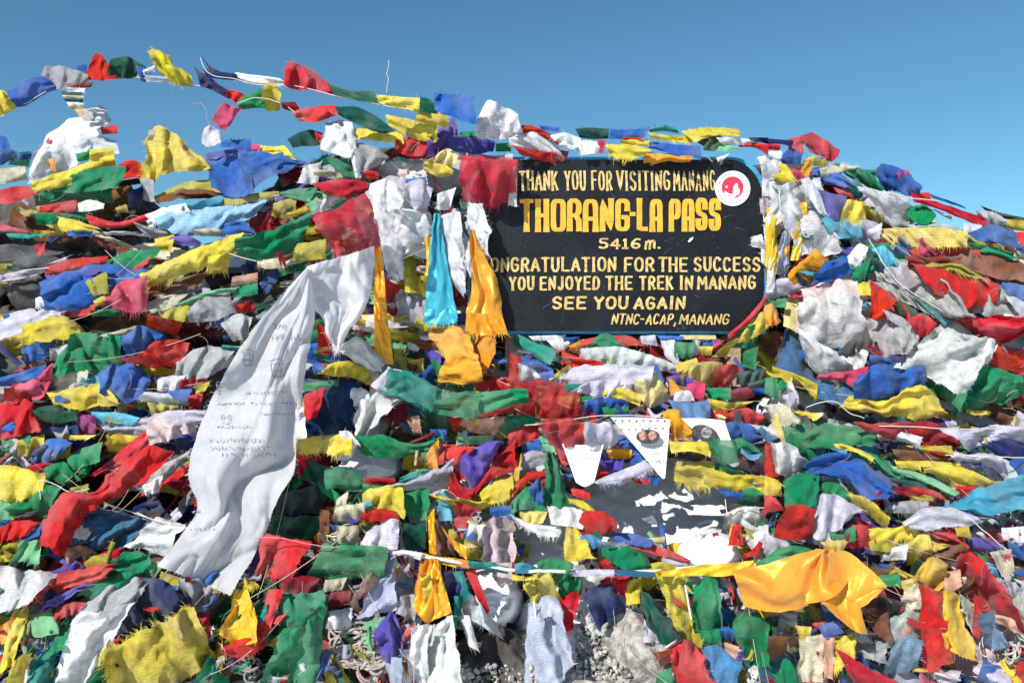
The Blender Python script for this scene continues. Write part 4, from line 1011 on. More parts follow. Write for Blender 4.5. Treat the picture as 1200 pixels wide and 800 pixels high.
W,d22,v 960,490 1000,490 / 1000,620 1040,640 | white ribbon on black rock
W,d22,v 730,560 800,540 / 710,820 800,820 | grey panel beside the white hanging cloth
W,d23,v 800,540 880,520 920,500 / 800,820 890,820 960,820 | long white hanging cloth at the bottom
S,d21,v 680,400 750,390 / 660,470 740,500 | grey lace-like crumple beside the orange scarf
W,d21,v 680,650 730,650 / 680,760 720,820 | white fold beside the grey panel
E,d19,v 700,60 790,60 / 700,170 790,160 | dark green hollow fold behind the orange ribbon
R,d19,v 930,30 1000,20 / 930,80 970,120 | small one above the knotted orange ribbon
W,d20,v 1000,60 1080,60 / 990,130 1060,150 | white crumple beside the pale pink cloth
B,d21,v 975,90 1020,80 / 985,120 1010,130 | tiny blue scrap by the white crumple
B,d24,v 600,170 655,165 / 605,200 655,205 | small bright knot on the cord
M,d21,v 380,70 480,70 / 390,140 470,140 | tangled cream cloth above the woven rectangle
Z,d18,v 300,-10 340,0 / 300,100 340,90 | rusty orange strip in the dark hollow
E,d16,v 60,20 300,30 / 60,110 280,130 | dark olive cloth in the hollow above the cord
@P
Y2,d28,v 250,140 370,130 / 290,180 340,185 | tied neck of the orange satin cloth
V,d24,v 480,110 560,95 640,90 / 490,170 560,180 620,170 | creased yellow one beside the satin knot
Y,d25,v 660,110 740,110 760,170 / 650,230 720,210 760,190 | smooth golden panel above a shadow
Y,d24,h 740,110 840,150 / 760,190 840,160 | dull gold panel left of the red streamer
W,d23,v,p 540,180 650,150 / 540,220 640,220 | faint printed crumple beside the golden panel
G,d23,h 520,300 610,290 / 540,340 620,345 | small green patch by the satin corner
Y2,d24,v,fb 600,330 710,300 / 620,350 700,330 | frayed yellow scrap beside the yellow tie
Y3,d27,v,fl 720,270 770,220 840,240 / 720,330 760,370 820,340 | knotted yellow tie at the head of the streamers
R,d26,v 715,370 800,390 / 730,730 860,690 | tall crimson streamer hanging straight
Y3,d27,v 815,390 880,390 / 830,620 970,680 | tall golden streamer hanging straight
R,d27,v 905,230 960,210 1030,280 1110,360 / 910,320 1000,440 1120,520 1200,560 | long streamer thrown sideways with crinkled end
R,d25,v 970,400 1010,410 / 960,560 990,580 | pale red side fold of the sideways streamer
H,d25,v 830,290 900,270 / 830,380 900,340 | peach crumple between the streamers
Z,d23,v,h 770,190 900,150 / 760,230 950,230 | brown shadowed band above the streamers
U5,d24,v,p 600,620 680,590 720,610 / 560,740 640,740 700,720 | pale blue shirt-like one low on the slope
H,d23,v,p 630,545 670,540 / 635,590 670,585 | peach oval portrait print on pale cloth
U5,d23,v 990,490 1060,470 / 990,610 1060,630 | pale blue fold between streamers
U5,d23,v 1060,530 1120,600 / 1060,650 1130,620 | second pale blue fold by the sideways streamer
A2,d20,v 580,480 720,430 / 560,620 700,600 | pale greenish printed cloth on the lower slope
S,d21,v,p 440,620 540,600 / 450,680 560,720 | grey pleated cloth on the lower slope
A2,d19,v 900,380 980,470 / 950,560 1000,600 | pale mint cloth behind the streamers
A2,d20,v 1100,420 1200,400 / 1120,520 1200,600 | pale mint cloth at the picture edge
M,d22,v 640,350 710,340 / 640,460 720,440 | striped cream cloth left of the crimson streamer
W,d21,v 1100,70 1200,80 / 1110,130 1200,140 | skip
M,d22,v 1050,200 1140,180 / 1090,290 1150,300 | fuzzy cream cloth at the picture edge
L,d22,v 1110,310 1200,330 / 1160,430 1200,440 | pale lilac cloth at the picture edge
B,d22,v 1130,140 1200,150 / 1140,200 1200,220 | dull blue grey patch at the picture edge
R,d26,h 340,650 400,690 600,800 / 380,760 440,800 540,860 | bold curled one at the bottom
H,d25,v 1040,490 1110,470 / 1090,530 1190,570 | peach underside of the sideways streamer
B,d24,v 240,530 330,510 / 270,590 350,560 | glossy blue crumple below the satin cloth
R,d23 205,520 265,510 / 230,540 260,535 | tiny one below the satin cloth
Y,d23,v,fb 320,600 420,570 / 320,740 390,690 | soft yellow cloth below the satin tail
H,d22,v 265,600 310,600 / 265,760 300,770 | peach gold ribbon fall below the satin
M,d21,v,p 150,600 260,580 / 150,780 250,790 | stained cream lace low beside the green tail
G,d23,v 50,740 90,700 140,760 / 40,810 90,810 150,810 | bright green knot at the bottom edge
E,d22,v,fb -10,500 50,490 / -10,640 30,600 | dark green shredded one under the satin
S,d21,v 10,480 130,470 / 60,540 130,530 | sheer white crumple under the satin
Y,d22,v,fb 130,530 200,540 / 150,580 190,590 | gold ragged fringe under the satin
Z,d22,v 10,580 160,580 / 10,690 120,640 | shaded brown cloth under the satin
Z,d25,v 460,440 540,420 570,540 / 480,530 520,570 580,600 | brown tail corner of the satin cloth
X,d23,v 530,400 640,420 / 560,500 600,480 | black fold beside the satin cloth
L,d27,v -10,110 60,130 100,160 / -10,200 40,190 90,170 | lilac patch left of the satin cloth
G,d27,h 0,210 100,165 200,180 / 0,250 80,250 180,215 | bright green strip lying over the satin
Z,d20,v 520,190 600,240 / 560,260 600,290 | skip
"""
DATA5 = """
!prayer_flag_string|upper string of weathered flags arching against the sky to the far picture edge|flag string|A|0,390 90,342 260,250 400,212 545,205 650,205 730,212 830,230 940,245 1060,292 1110,325|20
B,d24,ft 40,275 110,230 190,205 / 85,340 180,295 262,255 | flag
Y,d24,v -10,265 30,275 / -10,385 90,342 | flag
S4,d25,v,p 225,155 300,160 400,190 / 200,215 290,255 400,215 | flag
B,d24 360,150 405,145 / 365,170 405,190 | flag
R,d26,v,ft 430,115 470,105 510,145 / 405,210 470,210 545,205 | flag
E,d25,v 530,120 600,110 680,160 / 500,180 580,205 655,205 | flag
B,d24,v 640,150 710,170 / 660,215 710,222 | flag
Y,d27,v,ft 690,95 740,85 790,130 / 735,160 790,215 850,230 | flag
Y,d26,v,fb 780,150 850,170 895,200 / 800,215 850,232 900,240 | flag
L,d25,h 690,195 780,205 880,220 / 700,222 780,225 890,240 | flag
M,d26,v,fb 640,185 720,150 / 650,200 720,165 | flag
N,d25,ft 920,165 980,205 1070,265 / 950,240 1000,262 1060,292 | flag
R,d25,v 1070,262 1110,268 1155,290 / 1060,290 1085,305 1110,325 | flag
!end
!prayer_flag_string|second string from the sky down to the crumpled white flag beside the sign|flag string|A|940,110 960,165 1115,215 1200,235 1340,238 1580,290 1750,325 1980,365 2040,375 2220,412|22
N,d26,ft,h 950,110 985,150 1025,170 / 975,150 990,175 1025,180 | flag
N,d26,h 960,165 1040,180 1118,190 / 980,205 1050,210 1115,215 | flag
W,d26,h,p,fb 1115,185 1200,195 1300,208 / 1115,215 1200,233 1340,238 | flag
R,d28,v,ft 1350,130 1400,145 1500,205 / 1350,240 1450,260 1580,288 | flag
E,d27,h,ft 1545,240 1640,265 1740,270 / 1580,285 1660,305 1765,322 | flag
Y,d27,h,p 1780,290 1880,297 1970,305 / 1790,325 1880,345 1972,362 | flag
G,d26,h 1970,300 2010,310 2040,330 / 1972,360 2000,365 2045,370 | flag
B,d28,v,ft 2040,290 2120,285 2210,300 / 2050,355 2120,385 2215,410 | flag
!end
!prayer_flag_string|short string of mixed flags looping under the second string toward the mound|flag string|A|1110,325 1200,300 1320,325 1410,380 1590,345 1700,400 1840,455|21
K,d25,v,fl 1050,328 1125,355 / 1005,400 1048,446 | flag
G,d25,h 1120,320 1160,290 1220,265 / 1130,355 1180,345 1235,340 | flag
Y,d27,v 1240,245 1275,235 1310,280 / 1235,340 1270,350 1310,348 | flag
D,d26,h 1318,320 1380,320 / 1330,345 1410,375 | flag
R,d27,h 1380,365 1450,345 1560,335 / 1410,400 1480,405 1560,375 | flag
R,d27,h 1520,335 1590,345 / 1560,375 1590,380 | flag
E,d26,h 1585,348 1680,350 1780,405 1840,450 / 1600,380 1680,420 1740,450 1800,460 | flag
!end
!thread_wisp|single pale thread wisp floating alone in the open sky|thread|B|622,125 620,160 612,185 620,210 615,240 612,275|34
!end
!thread_wisp|curled pink plastic wisp rising in front of the sky beside a pink flag|thread|A|895,330 940,325 965,350 970,400 990,440|30
A3,d28,v 950,440 980,430 1035,455 / 940,510 980,530 1030,510 | plastic_film
!end
!prayer_flag_string|middle string of lavender, dark green, green and bordered squares crossing the slope|flag string|J|545,165 620,95 840,180 1030,210 1200,190 1255,185|27
L,d30,v 545,165 620,85 / 600,195 650,110 | flag
T,d30,h,s 625,95 730,110 840,180 / 600,200 700,225 810,275 | flag
G,d30,h,s,p 815,180 920,200 1035,205 / 800,275 900,300 1030,315 | flag
Y,d31,v 1025,200 1040,200 / 1018,315 1030,318 | flag
G,d30,h 1040,210 1120,200 1255,185 / 1040,300 1120,275 1255,250 | flag
!end
@Z
!silk_scarf|big white ceremonial scarf with printed symbols, falling diagonally across the slope|scarf|
W4,d42,q,h,w 358,28 308,85 235,170 160,290 98,430 82,520 102,585 66,650 8,725 / 372,30 378,130 362,230 347,330 335,430 330,500 290,570 265,640 180,795 | cloth
!end
@F
!silk_scarf|glowing white ceremonial scarf with a frayed tip, hanging from the big red square flag|scarf|
W4,d40,q,h,fr 240,370 205,430 225,520 310,610 335,700 360,735 / 555,275 552,390 535,500 485,610 430,680 400,745 | cloth
!end
!silk_scarf|narrow orange satin scarf hanging straight, between two white scarves|scarf|
O3,d33,k,h 553,270 555,400 552,560 555,700 555,820 / 588,275 600,400 610,560 630,700 645,830 | cloth
!end
!silk_scarf|turquoise scarf with gathered pleats and a fringed tip|scarf|
C3,d34,k,h 835,120 820,250 805,400 795,520 792,620 / 865,120 880,250 900,380 930,520 945,610 | cloth
C3,d34,k,v,fb 792,560 830,570 880,570 930,540 / 790,630 840,640 890,640 945,625 | fringe
!end
!silk_scarf|golden orange scarf with thick fringed hem, draped onto the sign edge|scarf|
O4,d36,k,v,h 1000,190 1000,330 1010,450 985,590 / 1035,200 1080,330 1130,430 1155,620 | cloth
O3,d36,k,v,fb 985,580 1060,590 1155,600 / 980,670 1060,690 1180,680 | fringe
!end
!silk_scarf|smooth white scarf hanging beside the turquoise one, ending in a point|scarf|
W4,d32,h 870,130 880,250 900,380 930,460 970,510 / 955,110 970,230 985,340 985,430 985,490 | cloth
!end
!silk_scarf|pale blue strip of scarf between the white and the golden scarf|scarf|
A3,d31,h 950,150 950,370 / 980,250 975,385 | cloth
!end
!silk_scarf|white scarf edge hanging over the corner of the black sign|scarf|
W4,d33,h 985,60 1000,200 1050,280 1110,370 / 1060,70 1080,150 1105,215 1060,225 | cloth
W4,d33,h 965,200 990,380 / 1000,240 1010,430 | cloth
!end
!silk_scarf|folded amber scarf bunched in broad pleats below the fringed turquoise tip|scarf|
O4,d31,h 800,655 880,632 1000,690 / 845,745 890,800 1020,800 | cloth
O4,d33,h 880,760 960,740 1045,780 / 860,900 940,925 1050,900 | cloth
O3,d30,v 1000,680 1060,650 1130,690 / 1010,880 1060,880 1120,780 | cloth
!end
!silk_scarf|white silk scarf end spilling from behind a cream flag above the slope|scarf|
W4,d27,v 850,30 940,0 / 840,100 900,105 | cloth
!end
!prayer_flag|square translucent red flag with soft lower hem, above the second white scarf|prayer flag|
R3,d38,s,v,p,fb 258,135 400,75 515,25 / 385,350 480,310 595,270 | cloth
R3,d38,s,v 258,135 340,200 385,350 / 300,110 380,180 420,345 | fold
!end
@B
!prayer_flag|square red flag hanging straight down at the upper corner of the sign|prayer flag|
R3,d37,s,v,p,fb 958,565 1080,575 1225,590 / 965,760 1070,805 1220,785 | cloth
!end
@C
!prayer_flag|tall white flag edge showing behind the square red flag by the sign|prayer flag|
W,d34,v 5,380 25,380 / -20,560 22,570 | cloth
!end
@D
!silk_scarf|bright yellow scarf fall hanging beside the sign edge|scarf|
Y3,d33,k,v 0,560 20,640 55,800 / -10,900 20,920 40,880 | cloth
Y3,d33,k,v -10,560 30,620 45,700 / -10,850 10,860 30,860 | cloth
!end
!silk_scarf|golden scarf knotted into a bow over the white drape beside the sign|scarf|
Y3,d36,k,h 10,625 60,610 130,560 175,540 / 20,650 80,630 140,600 185,600 | cloth
Y3,d36,k,h 110,555 115,650 120,720 105,820 / 180,550 185,640 165,720 145,820 | cloth
O,d35,k,v 85,660 105,655 / 75,800 100,780 | cloth
!end
!silk_scarf|grey blue scarf fall hanging beside the yellow scarf at the sign edge|scarf|
U4,d32,v 60,700 75,680 100,720 / 30,860 70,900 100,880 | cloth
!end
@P
!silk_scarf|big shiny orange satin scarf knotted on the rope, with bright folds|scarf|
O5,d40,k,w -170,270 0,240 130,200 240,170 / -110,440 60,470 190,430 290,180 | cloth
O5,d42,k,v,w 230,180 280,190 300,200 / 170,430 300,400 410,290 | fold
O5,d41,k,v,w 290,190 350,180 470,260 560,345 / 250,430 330,440 430,450 500,400 | cloth
O5,d36,k,v,w 250,420 330,400 430,440 / 330,500 420,560 470,575 | cloth
O5,d39,k 260,170 310,160 / 255,200 310,205 | knot
!end
!prayer_flag|brown shaded satin corner hanging behind the orange satin scarf|prayer flag|
Z,d27,v 450,450 510,440 / 490,530 560,590 | cloth
!end
@N
!silk_scarf|orange scarf hanging below the twisted cord with long golden threads|scarf|
O3,d28,k,v 790,225 830,220 865,240 / 735,440 800,520 870,470 | cloth
O4,d29,k,v 820,215 850,215 / 840,500 920,470 | cloth
Y,d30,fb,h 770,290 820,280 / 790,440 840,430 | fringe
!end
!silk_scarf|tall orange ribbon loop rising above the knotted cord|scarf|
O3,d29,k,v 805,20 835,-20 / 812,190 845,200 | cloth
O4,d28,k,v 850,40 880,80 930,130 990,160 / 900,130 940,180 960,200 995,230 | cloth
!end
@O
!twisted_cord|thick cord of rolled flags, white, blue and golden by turns, crossing the snow|cord|N|640,190 700,190 770,205 860,220 960,235 1060,245 1190,270 1250,278 1330,275 1480,280 1670,285 1850,275 2000,262 2130,250|28
@N
W,d30,h,p 640,178 700,178 780,190 / 645,200 700,205 770,225 | flag
Y3,d30,h 765,185 840,205 930,215 / 770,215 840,235 940,260 | flag
O2,d31,h 925,215 960,218 1000,225 / 930,250 960,255 1000,262 | flag
T,d30,h 990,225 1080,235 1185,255 / 1000,262 1080,270 1180,290 | flag
@O
R,d29,v 0,235 15,230 / 0,300 15,300 | flag
C,d30,h 10,240 60,235 115,265 / 15,285 60,285 118,290 | flag
Y,d30,h 0,290 60,300 110,300 / 0,320 60,320 120,312 | flag
L,d31,h,p 280,272 380,268 480,268 / 285,300 380,300 480,300 | flag
B3,d31,h,p 475,266 570,272 670,280 / 480,298 570,300 675,303 | flag
Y,d31,h 650,240 700,232 770,250 / 660,270 700,265 760,275 | flag
Y3,d31,h,k,p 670,275 780,265 880,245 1000,240 1130,225 / 680,300 780,300 880,298 1000,300 1140,260 | flag
G,d32,h 1140,235 1200,210 1300,205 / 1150,260 1200,250 1280,240 | flag
!end
@K
!paper_pennant|white triangular paper pennant with printed message, nearest the red sheer flag|pennant|
W5,d27,0,h 235,320 330,325 430,320 / 300,500 340,520 385,500 | sheet
!end
!paper_pennant|white triangular paper pennant with a small oval portrait and handwriting|pennant|
W5,d29,0,h,j 462,195 600,196 742,205 / 700,478 710,484 718,478 | sheet
!end
!paper_pennant|white paper pennant with a large grey oval portrait, partly under a green flag|pennant|
W5,d31,0,h 795,200 900,200 995,210 / 1010,410 1040,428 1065,415 | sheet
!end
@E
!prayer_flag_line|taut white cord emerging from the shade at the far picture edge|cord|E|-20,425 60,400 150,382 230,375|22
!end
@E
!thin_cord|pale cord running from the fringed yellow flag to the peach one|cord|E|1075,310 1200,345|25
!end
@H
!thin_cord|taut white cord running down across the grey sheets|cord|H|470,0 620,210 720,280 850,360|30
!end
@D
!thin_cord|taut white cord holding the crisp printed white flag|cord|D|440,490 560,505 690,530 800,540|31
!end
@I
!thin_cord|white knotted string across the green flags at the far side|cord|I|190,700 190,610 240,620 330,665 420,650|24
!end
@I
!thin_cord|white string above the broad blue shaded sheet|cord|I|480,710 560,740 720,800 760,820|25
!end
@K
!thin_cord|thin white cord from which the paper pennants hang|cord|K|60,232 130,226 230,212 400,190 560,186 745,198 1000,215|24
!end
@K
!thin_cord|thin grey cord above the bright snow patch|cord|K|1000,580 1010,640 1090,620 1180,618|25
!end
@L
!thin_cord|long straight white cord along the top of the lavender tarp|cord|L|440,235 700,240 830,248 1210,244|31
!end
@L
!thin_cord|thin pale cord under the lavender tarps|cord|L|830,372 1000,378 1210,385|30
!end
@L
!thin_cord|knotted white cord looping over the dark slate gap|cord|L|180,150 230,130 330,130 360,160 450,200|30
!end
@N
!thin_cord|pink and white cord from which the woven green rectangle hangs|cord|N|-10,118 100,118 250,150 330,162 480,163 620,180|30
!end
@P
!thin_cord|pair of loose white threads hanging at the picture edge|cord|P|960,40 1030,100 1100,160 1130,180|28
!end
@M
!thin_cord|white string tied to the corner of the big white scarf|cord|M|640,0 720,35 850,60|26
!end
@A
!wrapped_pole|thin pole head bound with striped scraps, rising toward the upper string|pole|
D,d25,h 310,232 440,225 / 320,255 425,250 | cloth
W,d25,h 320,250 400,255 / 315,270 395,275 | cloth
X,d25,h 290,270 385,272 / 295,290 385,292 | cloth
M,d26,h 290,285 395,290 / 310,308 385,305 | cloth
E,d25,h 300,302 390,305 / 310,322 388,322 | cloth
W,d26,h 310,318 395,322 / 325,338 390,340 | cloth
V,d25,h 315,335 385,340 / 345,358 400,355 | cloth
H,d26,v 350,352 405,350 / 375,390 420,375 | cloth
S,d26,v 380,372 430,362 / 390,410 440,395 | cloth
!end
@F
!silk_scarf|white scarf bunched into thick pleats over the lavender cloth, near the sign|scarf|
W4,d34,v 540,-20 620,-30 700,30 / 545,150 620,180 660,160 | cloth
W4,d35,h 560,120 570,220 600,330 630,420 660,440 / 660,110 680,210 690,300 700,360 700,420 | cloth
W4,d36,h 640,110 660,200 690,320 / 700,90 790,130 830,200 800,250 | cloth
L,d37,v,p 700,-20 780,-30 830,10 / 720,80 770,100 800,110 | cloth
!end
!silk_scarf|slim yellow scarf twisted behind the turquoise one, hanging to its fringe|scarf|
Y3,d32,h,k 790,230 800,330 790,420 795,500 / 830,230 825,330 840,420 830,500 | cloth
!end
@I
!silk_scarf|long red scarf sweeping down toward the far picture edge, below the ragged white brush|scarf|
R,d33,h 700,440 560,540 430,660 290,665 225,770 180,915 / 825,480 700,590 560,685 440,745 385,800 300,965 | cloth
!end
@D
!silk_scarf|long white scarf spilling over the sign edge and down the slope in soft folds|scarf|
W4,d34,v -25,480 20,460 60,490 / -20,640 20,650 70,640 | cloth
W4,d35,h 40,480 60,580 110,700 150,800 / 120,450 160,560 230,640 300,760 | cloth
W4,d36,h 150,440 190,520 240,600 / 190,430 240,500 275,610 | cloth
!end
@C
!cloth_scrap|white torn scrap fluttering against the lower sign face|cloth scrap|
W,d27,v,fl 1130,710 1170,700 / 1115,760 1190,765 | cloth
!end
!cloth_scrap|pale pink curl resting on the upper edge of the sign|cloth scrap|
H2,d27,v 1160,530 1200,530 / 1165,595 1200,610 | cloth
!end
@G
!cloth_scrap|white pointed scrap over the end of the word on the sign edge|cloth scrap|
W,d27,v 1165,40 1200,10 / 1170,110 1210,150 | cloth
!end
@G
!silk_scarf|thin white scarf end lining the lower edge of the sign beside the last words|scarf|
W4,d30,h 1178,-70 1188,40 1196,150 1190,250 / 1235,-70 1240,60 1235,160 1230,250 | cloth
Y3,d32,h,k 1190,-140 1200,-30 1198,60 1205,150 / 1222,-140 1225,-30 1222,60 1218,150 | cloth
!end
@C
!silk_scarf|pale crumpled scarf covering the upper curved corner of the sign|scarf|
W4,d27,v 1150,330 1200,330 1250,350 / 1175,420 1215,440 1260,430 | cloth
L,d28,v,p 1168,410 1230,400 / 1172,520 1240,520 | cloth
!end
"""
# ---------------------------------------------------------------- ground, snow and the cairn under the flags
def grid_mesh(name, V, nr, nc, mat):
    idx = np.arange(nr*nc).reshape(nr, nc)
    q = np.stack([idx[:-1, :-1], idx[1:, :-1], idx[1:, 1:], idx[:-1, 1:]], -1).reshape(-1, 4)
    return mesh_np(name, V, [q], mat=mat)
pre_t = None; acc_d = []
for line in DATA.splitlines():
    if line[:1] == '@': pre_t = line[1:]
    elif line.strip() and 'skip' not in line:
        c, opts, d, t, b, lab = parse(line.strip(), pre_t); m_ = (t.mean(0)+b.mean(0))/2; acc_d.append((m_[0], m_[1], d))
acc_d = np.array(acc_d); gX, gY = np.meshgrid(-50+np.arange(27)*50., 120+np.arange(15)*50.)
wt_ = np.exp(-((gX[..., None]-acc_d[:, 0])**2+(gY[..., None]-acc_d[:, 1])**2)/(2*55.**2))+1e-9
DF.append((wt_*acc_d[:, 2]).sum(-1)/wt_.sum(-1))
gx = np.r_[-4000, -1500, -500, -150, -60, -25, np.linspace(-8, 8, 110), 25, 60, 150, 500, 1500, 4000]
gy = np.r_[-3000, -900, -200, -50, -15, np.linspace(-3, 9, 90), 25, 60, 150, 500, 1500, 4000]
XX, YY = np.meshgrid(gx, gy)
near_ = (1-smooth(6, 60, np.hypot(XX, YY)))
ZZ = (.05*fbm(XX*1.1, YY*1.1, 8, 4)-.04)*near_-np.clip(np.hypot(XX, YY)-60, 0, 900)*.03
o = link('ground', grid_mesh('ground', np.stack([XX, YY, ZZ], -1).reshape(-1, 3), len(gy), len(gx), simple('stony_snow_ground', (.30, .28, .26), .9, 1, 30, (.8, .81, .84), 1.6, .3, .42, .5))); tag(o, kind='structure')

SIL = np.array([(-500, 420), (-260, 300), (-60, 225), (0, 215), (60, 205), (110, 190), (150, 210), (200, 285), (290, 262), (330, 190), (400, 165), (470, 160), (560, 175), (610, 185), (860, 185),
                (930, 175), (985, 200), (1040, 225), (1100, 252), (1160, 262), (1200, 268), (1350, 330), (1600, 470), (1750, 700)], float)
def sil(px): return np.interp(px, SIL[:, 0], SIL[:, 1])
nc, nr = 230, 130
cpx = np.linspace(-480, 1720, nc); tt = np.linspace(0, 1, nr)**1.0
CX, TT = np.meshgrid(cpx, tt); CY = sil(CX)+12+TT*(960-sil(CX))
hl = hole(CX, CY)
CYd = Y0(CX, CY)-.01*Dl(CX, CY)+.30+.05*fbm(CX/50, CY/35, 21, 4)+hl*.45+.16*gap(CX, CY)
Vf = P(CX, CY, CYd)
Vf[..., 2] = np.maximum(Vf[..., 2], -.15)
# rear of the cairn, closing over the top
Vb = Vf[::-1].copy(); Vb[..., 1] += .25+1.1*(TT[::-1]**.5)
Vc = np.concatenate([Vb, Vf]).reshape(-1, 3)
cairn = link('stone_cairn', grid_mesh('stone_cairn', Vc, nr*2, nc, M_ROCK)); tag(cairn, 'dark stone cairn buried under the heap of prayer flags', 'cairn')

# snow lying in the hollows of the slope
def snow_patch(name, cx, cy, rx, ry, depth, mat, seed, amp=.008):
    n = 60; a = np.linspace(-1, 1, n); XX_, YY_ = np.meshgrid(a, a); XX_, YY_ = XX_*np.sqrt(1-YY_**2/2), YY_*np.sqrt(1-XX_**2/2)
    an_ = np.arctan2(YY_, XX_); rag = 1+.25*fbm(np.cos(an_)*1.7+seed, np.sin(an_)*1.7, seed, 3)*np.hypot(XX_, YY_); XX_ = XX_*rag; YY_ = YY_*rag
    px = cx+XX_*rx; py = cy+YY_*ry
    e = np.sqrt(np.clip(XX_**2+YY_**2, 0, 2))
    Y = Y0(cx, cy)*.5+Y0(px, py)*.5-.01*Dl(px, py)+depth-YY_*ry/F*3*.55+amp*fbm(px/16, py/11, seed, 4)+smooth(.55, 1.05, e)*.30
    return link(name, grid_mesh(name, P(px, py, Y).reshape(-1, 3), n, n, mat))
for k, a in enumerate([(770, 600, 170, 120, .55), (650, 625, 82, 100, .50), (395, 490, 80, 55, .30), (930, 478, 62, 34, .28), (430, 545, 62, 34, .30)]):
    o = snow_patch('snow_bank', *a, M_SNOW, 40+k); tag(o, kind='structure')
o = snow_patch('snow_bank', 832, 646, 50, 32, .04, M_SNOW, 91, .006); tag(o, kind='structure')
for k, a in enumerate([(670, 745, 75, 85, .14), (572, 700, 45, 48, .15)]):
    o = snow_patch('snow_bank', *a, M_SNOW, 60+k, .022); tag(o, kind='structure')
def boulder(cx, cy, rx, ry, depth, mat, label, seed, name='boulder'):
    import bmesh
    bm = bmesh.new(); bmesh.ops.create_icosphere(bm, subdivisions=5, radius=1)
    Yc = float(Y0(cx, cy)-.01*Dl(cx, cy))+depth+.14; c = P(cx, cy, Yc)
    co = np.array([v.co[:] for v in bm.verts])
    n = fbm(co[:, 0]*1.6+co[:, 2], co[:, 1]*1.6-co[:, 2]*.7, seed, 5)*.20+fbm(co[:, 0]*7+co[:, 1]*3, co[:, 2]*8, seed+9, 3)*.045
    co = co*(1+n[:, None])*np.array([rx/F*Yc, .16, ry/F*Yc])
    for v, p in zip(bm.verts, co): v.co = p
    me = bpy.data.meshes.new(name); bm.to_mesh(me); bm.free(); me.materials.append(mat)
    for p in me.polygons: p.use_smooth = True
    o = link(name, me, None, tuple(c)); tag(o, label, 'boulder'); return o
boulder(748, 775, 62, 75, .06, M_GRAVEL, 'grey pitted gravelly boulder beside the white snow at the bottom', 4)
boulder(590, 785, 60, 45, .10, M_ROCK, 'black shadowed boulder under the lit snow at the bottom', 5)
boulder(700, 805, 70, 30, -.02, M_GRAVEL, 'low grey rubbly boulder at the very bottom under the snow', 6)
boulder(930, 505, 14, 34, .02, M_ROCK, 'narrow dark rock standing between two slate blue gaps', 7)

# loose stones over the low boulders
def stones(regions):
    import bmesh
    bm = bmesh.new(); bmesh.ops.create_icosphere(bm, subdivisions=2, radius=1); B = np.array([v.co[:] for v in bm.verts]); T = np.array([[v.index for v in f.verts] for f in bm.faces]); bm.free()
    r = np.random.default_rng(77); VV = []; FF = []; n0 = 0
    for (cx, cy, rx, ry, n, dep) in regions:
        for k in range(n):
            px = cx+r.uniform(-1, 1)*rx; py = cy+r.uniform(-1, 1)*ry; rad = r.uniform(.8, 2.9)**1.25/F*2.8
            c = P(px, py, float(Y0(px, py)-.01*Dl(px, py))+dep+r.uniform(-.02, .02))
            q = B*(1+.32*noise2(B[:, 0]*1.7+k, B[:, 1]*1.7+B[:, 2], k)[:, None])*r.uniform(.55, 1.2, 3)*rad
            VV.append(q+c); FF.append(T+n0); n0 += len(B)
    return np.concatenate(VV), [np.concatenate(FF)]
V, Fc = stones([(735, 762, 60, 46, 900, .085), (680, 790, 60, 16, 420, .05), (575, 792, 36, 14, 120, .1)])
o = link('gravel', mesh_np('gravel', V, Fc, mat=simple('stones', (.14, .125, .11), .95, .6, 90, (.48, .45, .41), 22), smoothf=False)); tag(o, 'loose grey gravel and stones at the bottom beside the snow', 'gravel', kind='stuff')

# ---------------------------------------------------------------- the sign
SY = 3.06
def SP(px, py, off=0.0): return P(px, py, SY-off)
sign = bpy.data.objects.new('summit_sign', None); COL.objects.link(sign); sign.location = tuple(SP(735, 392))
tag(sign, 'black painted summit sign with yellow lettering and blue rim', 'sign')
SC = SP(735, 392)
def arch(inset=0):
    L, R_, B_, T_ = 548+inset, 898-inset, 391-inset, 184+inset
    pts = [(L, B_), (R_, B_)]
    for k in range(0, 13):
        a = k/12*math.pi/2; pts.append((R_-42+(42-inset*.3)*math.cos(a), T_+46-(46-inset*.0)*math.sin(a)))
    for k in range(0, 13):
        a = math.pi/2+k/12*math.pi/2; pts.append((L+42+(42)*math.cos(a), T_+46-46*math.sin(a)))
    return pts
def prism(name, pts, off0, off1, mat, parent, ctr=None):
    f = np.array([SP(x, y, off1) for x, y in pts]); b = np.array([SP(x, y, off1)+np.array([0, off1-off0, 0]) for x, y in pts])
    V = np.concatenate([f, b])-SC; n = len(pts)
    me = bpy.data.meshes.new(name)
    me.from_pydata([tuple(v) for v in V], [], [tuple(range(n)), tuple(range(2*n-1, n-1, -1))]+[(i, n+i, n+(i+1) % n, (i+1) % n) for i in range(n)])
    me.materials.append(mat); me.update()
    import bmesh
    bm = bmesh.new(); bm.from_mesh(me); bmesh.ops.recalc_face_normals(bm, faces=bm.faces); bm.to_mesh(me); bm.free()
    return link(name, me, parent)
prism('rim', arch(0), -.05, .0, M_RIM, sign)
prism('board', arch(3.2), -.01, .012, M_BLACK, sign)
# supporting wall under the sign
for (x, y0_, y1_) in ((600, 391, 520), (860, 391, 520)):
    prism('post', [(x-8, y1_), (x+8, y1_), (x+8, y0_), (x-8, y0_)], -.10, -.06, M_WOOD, sign)

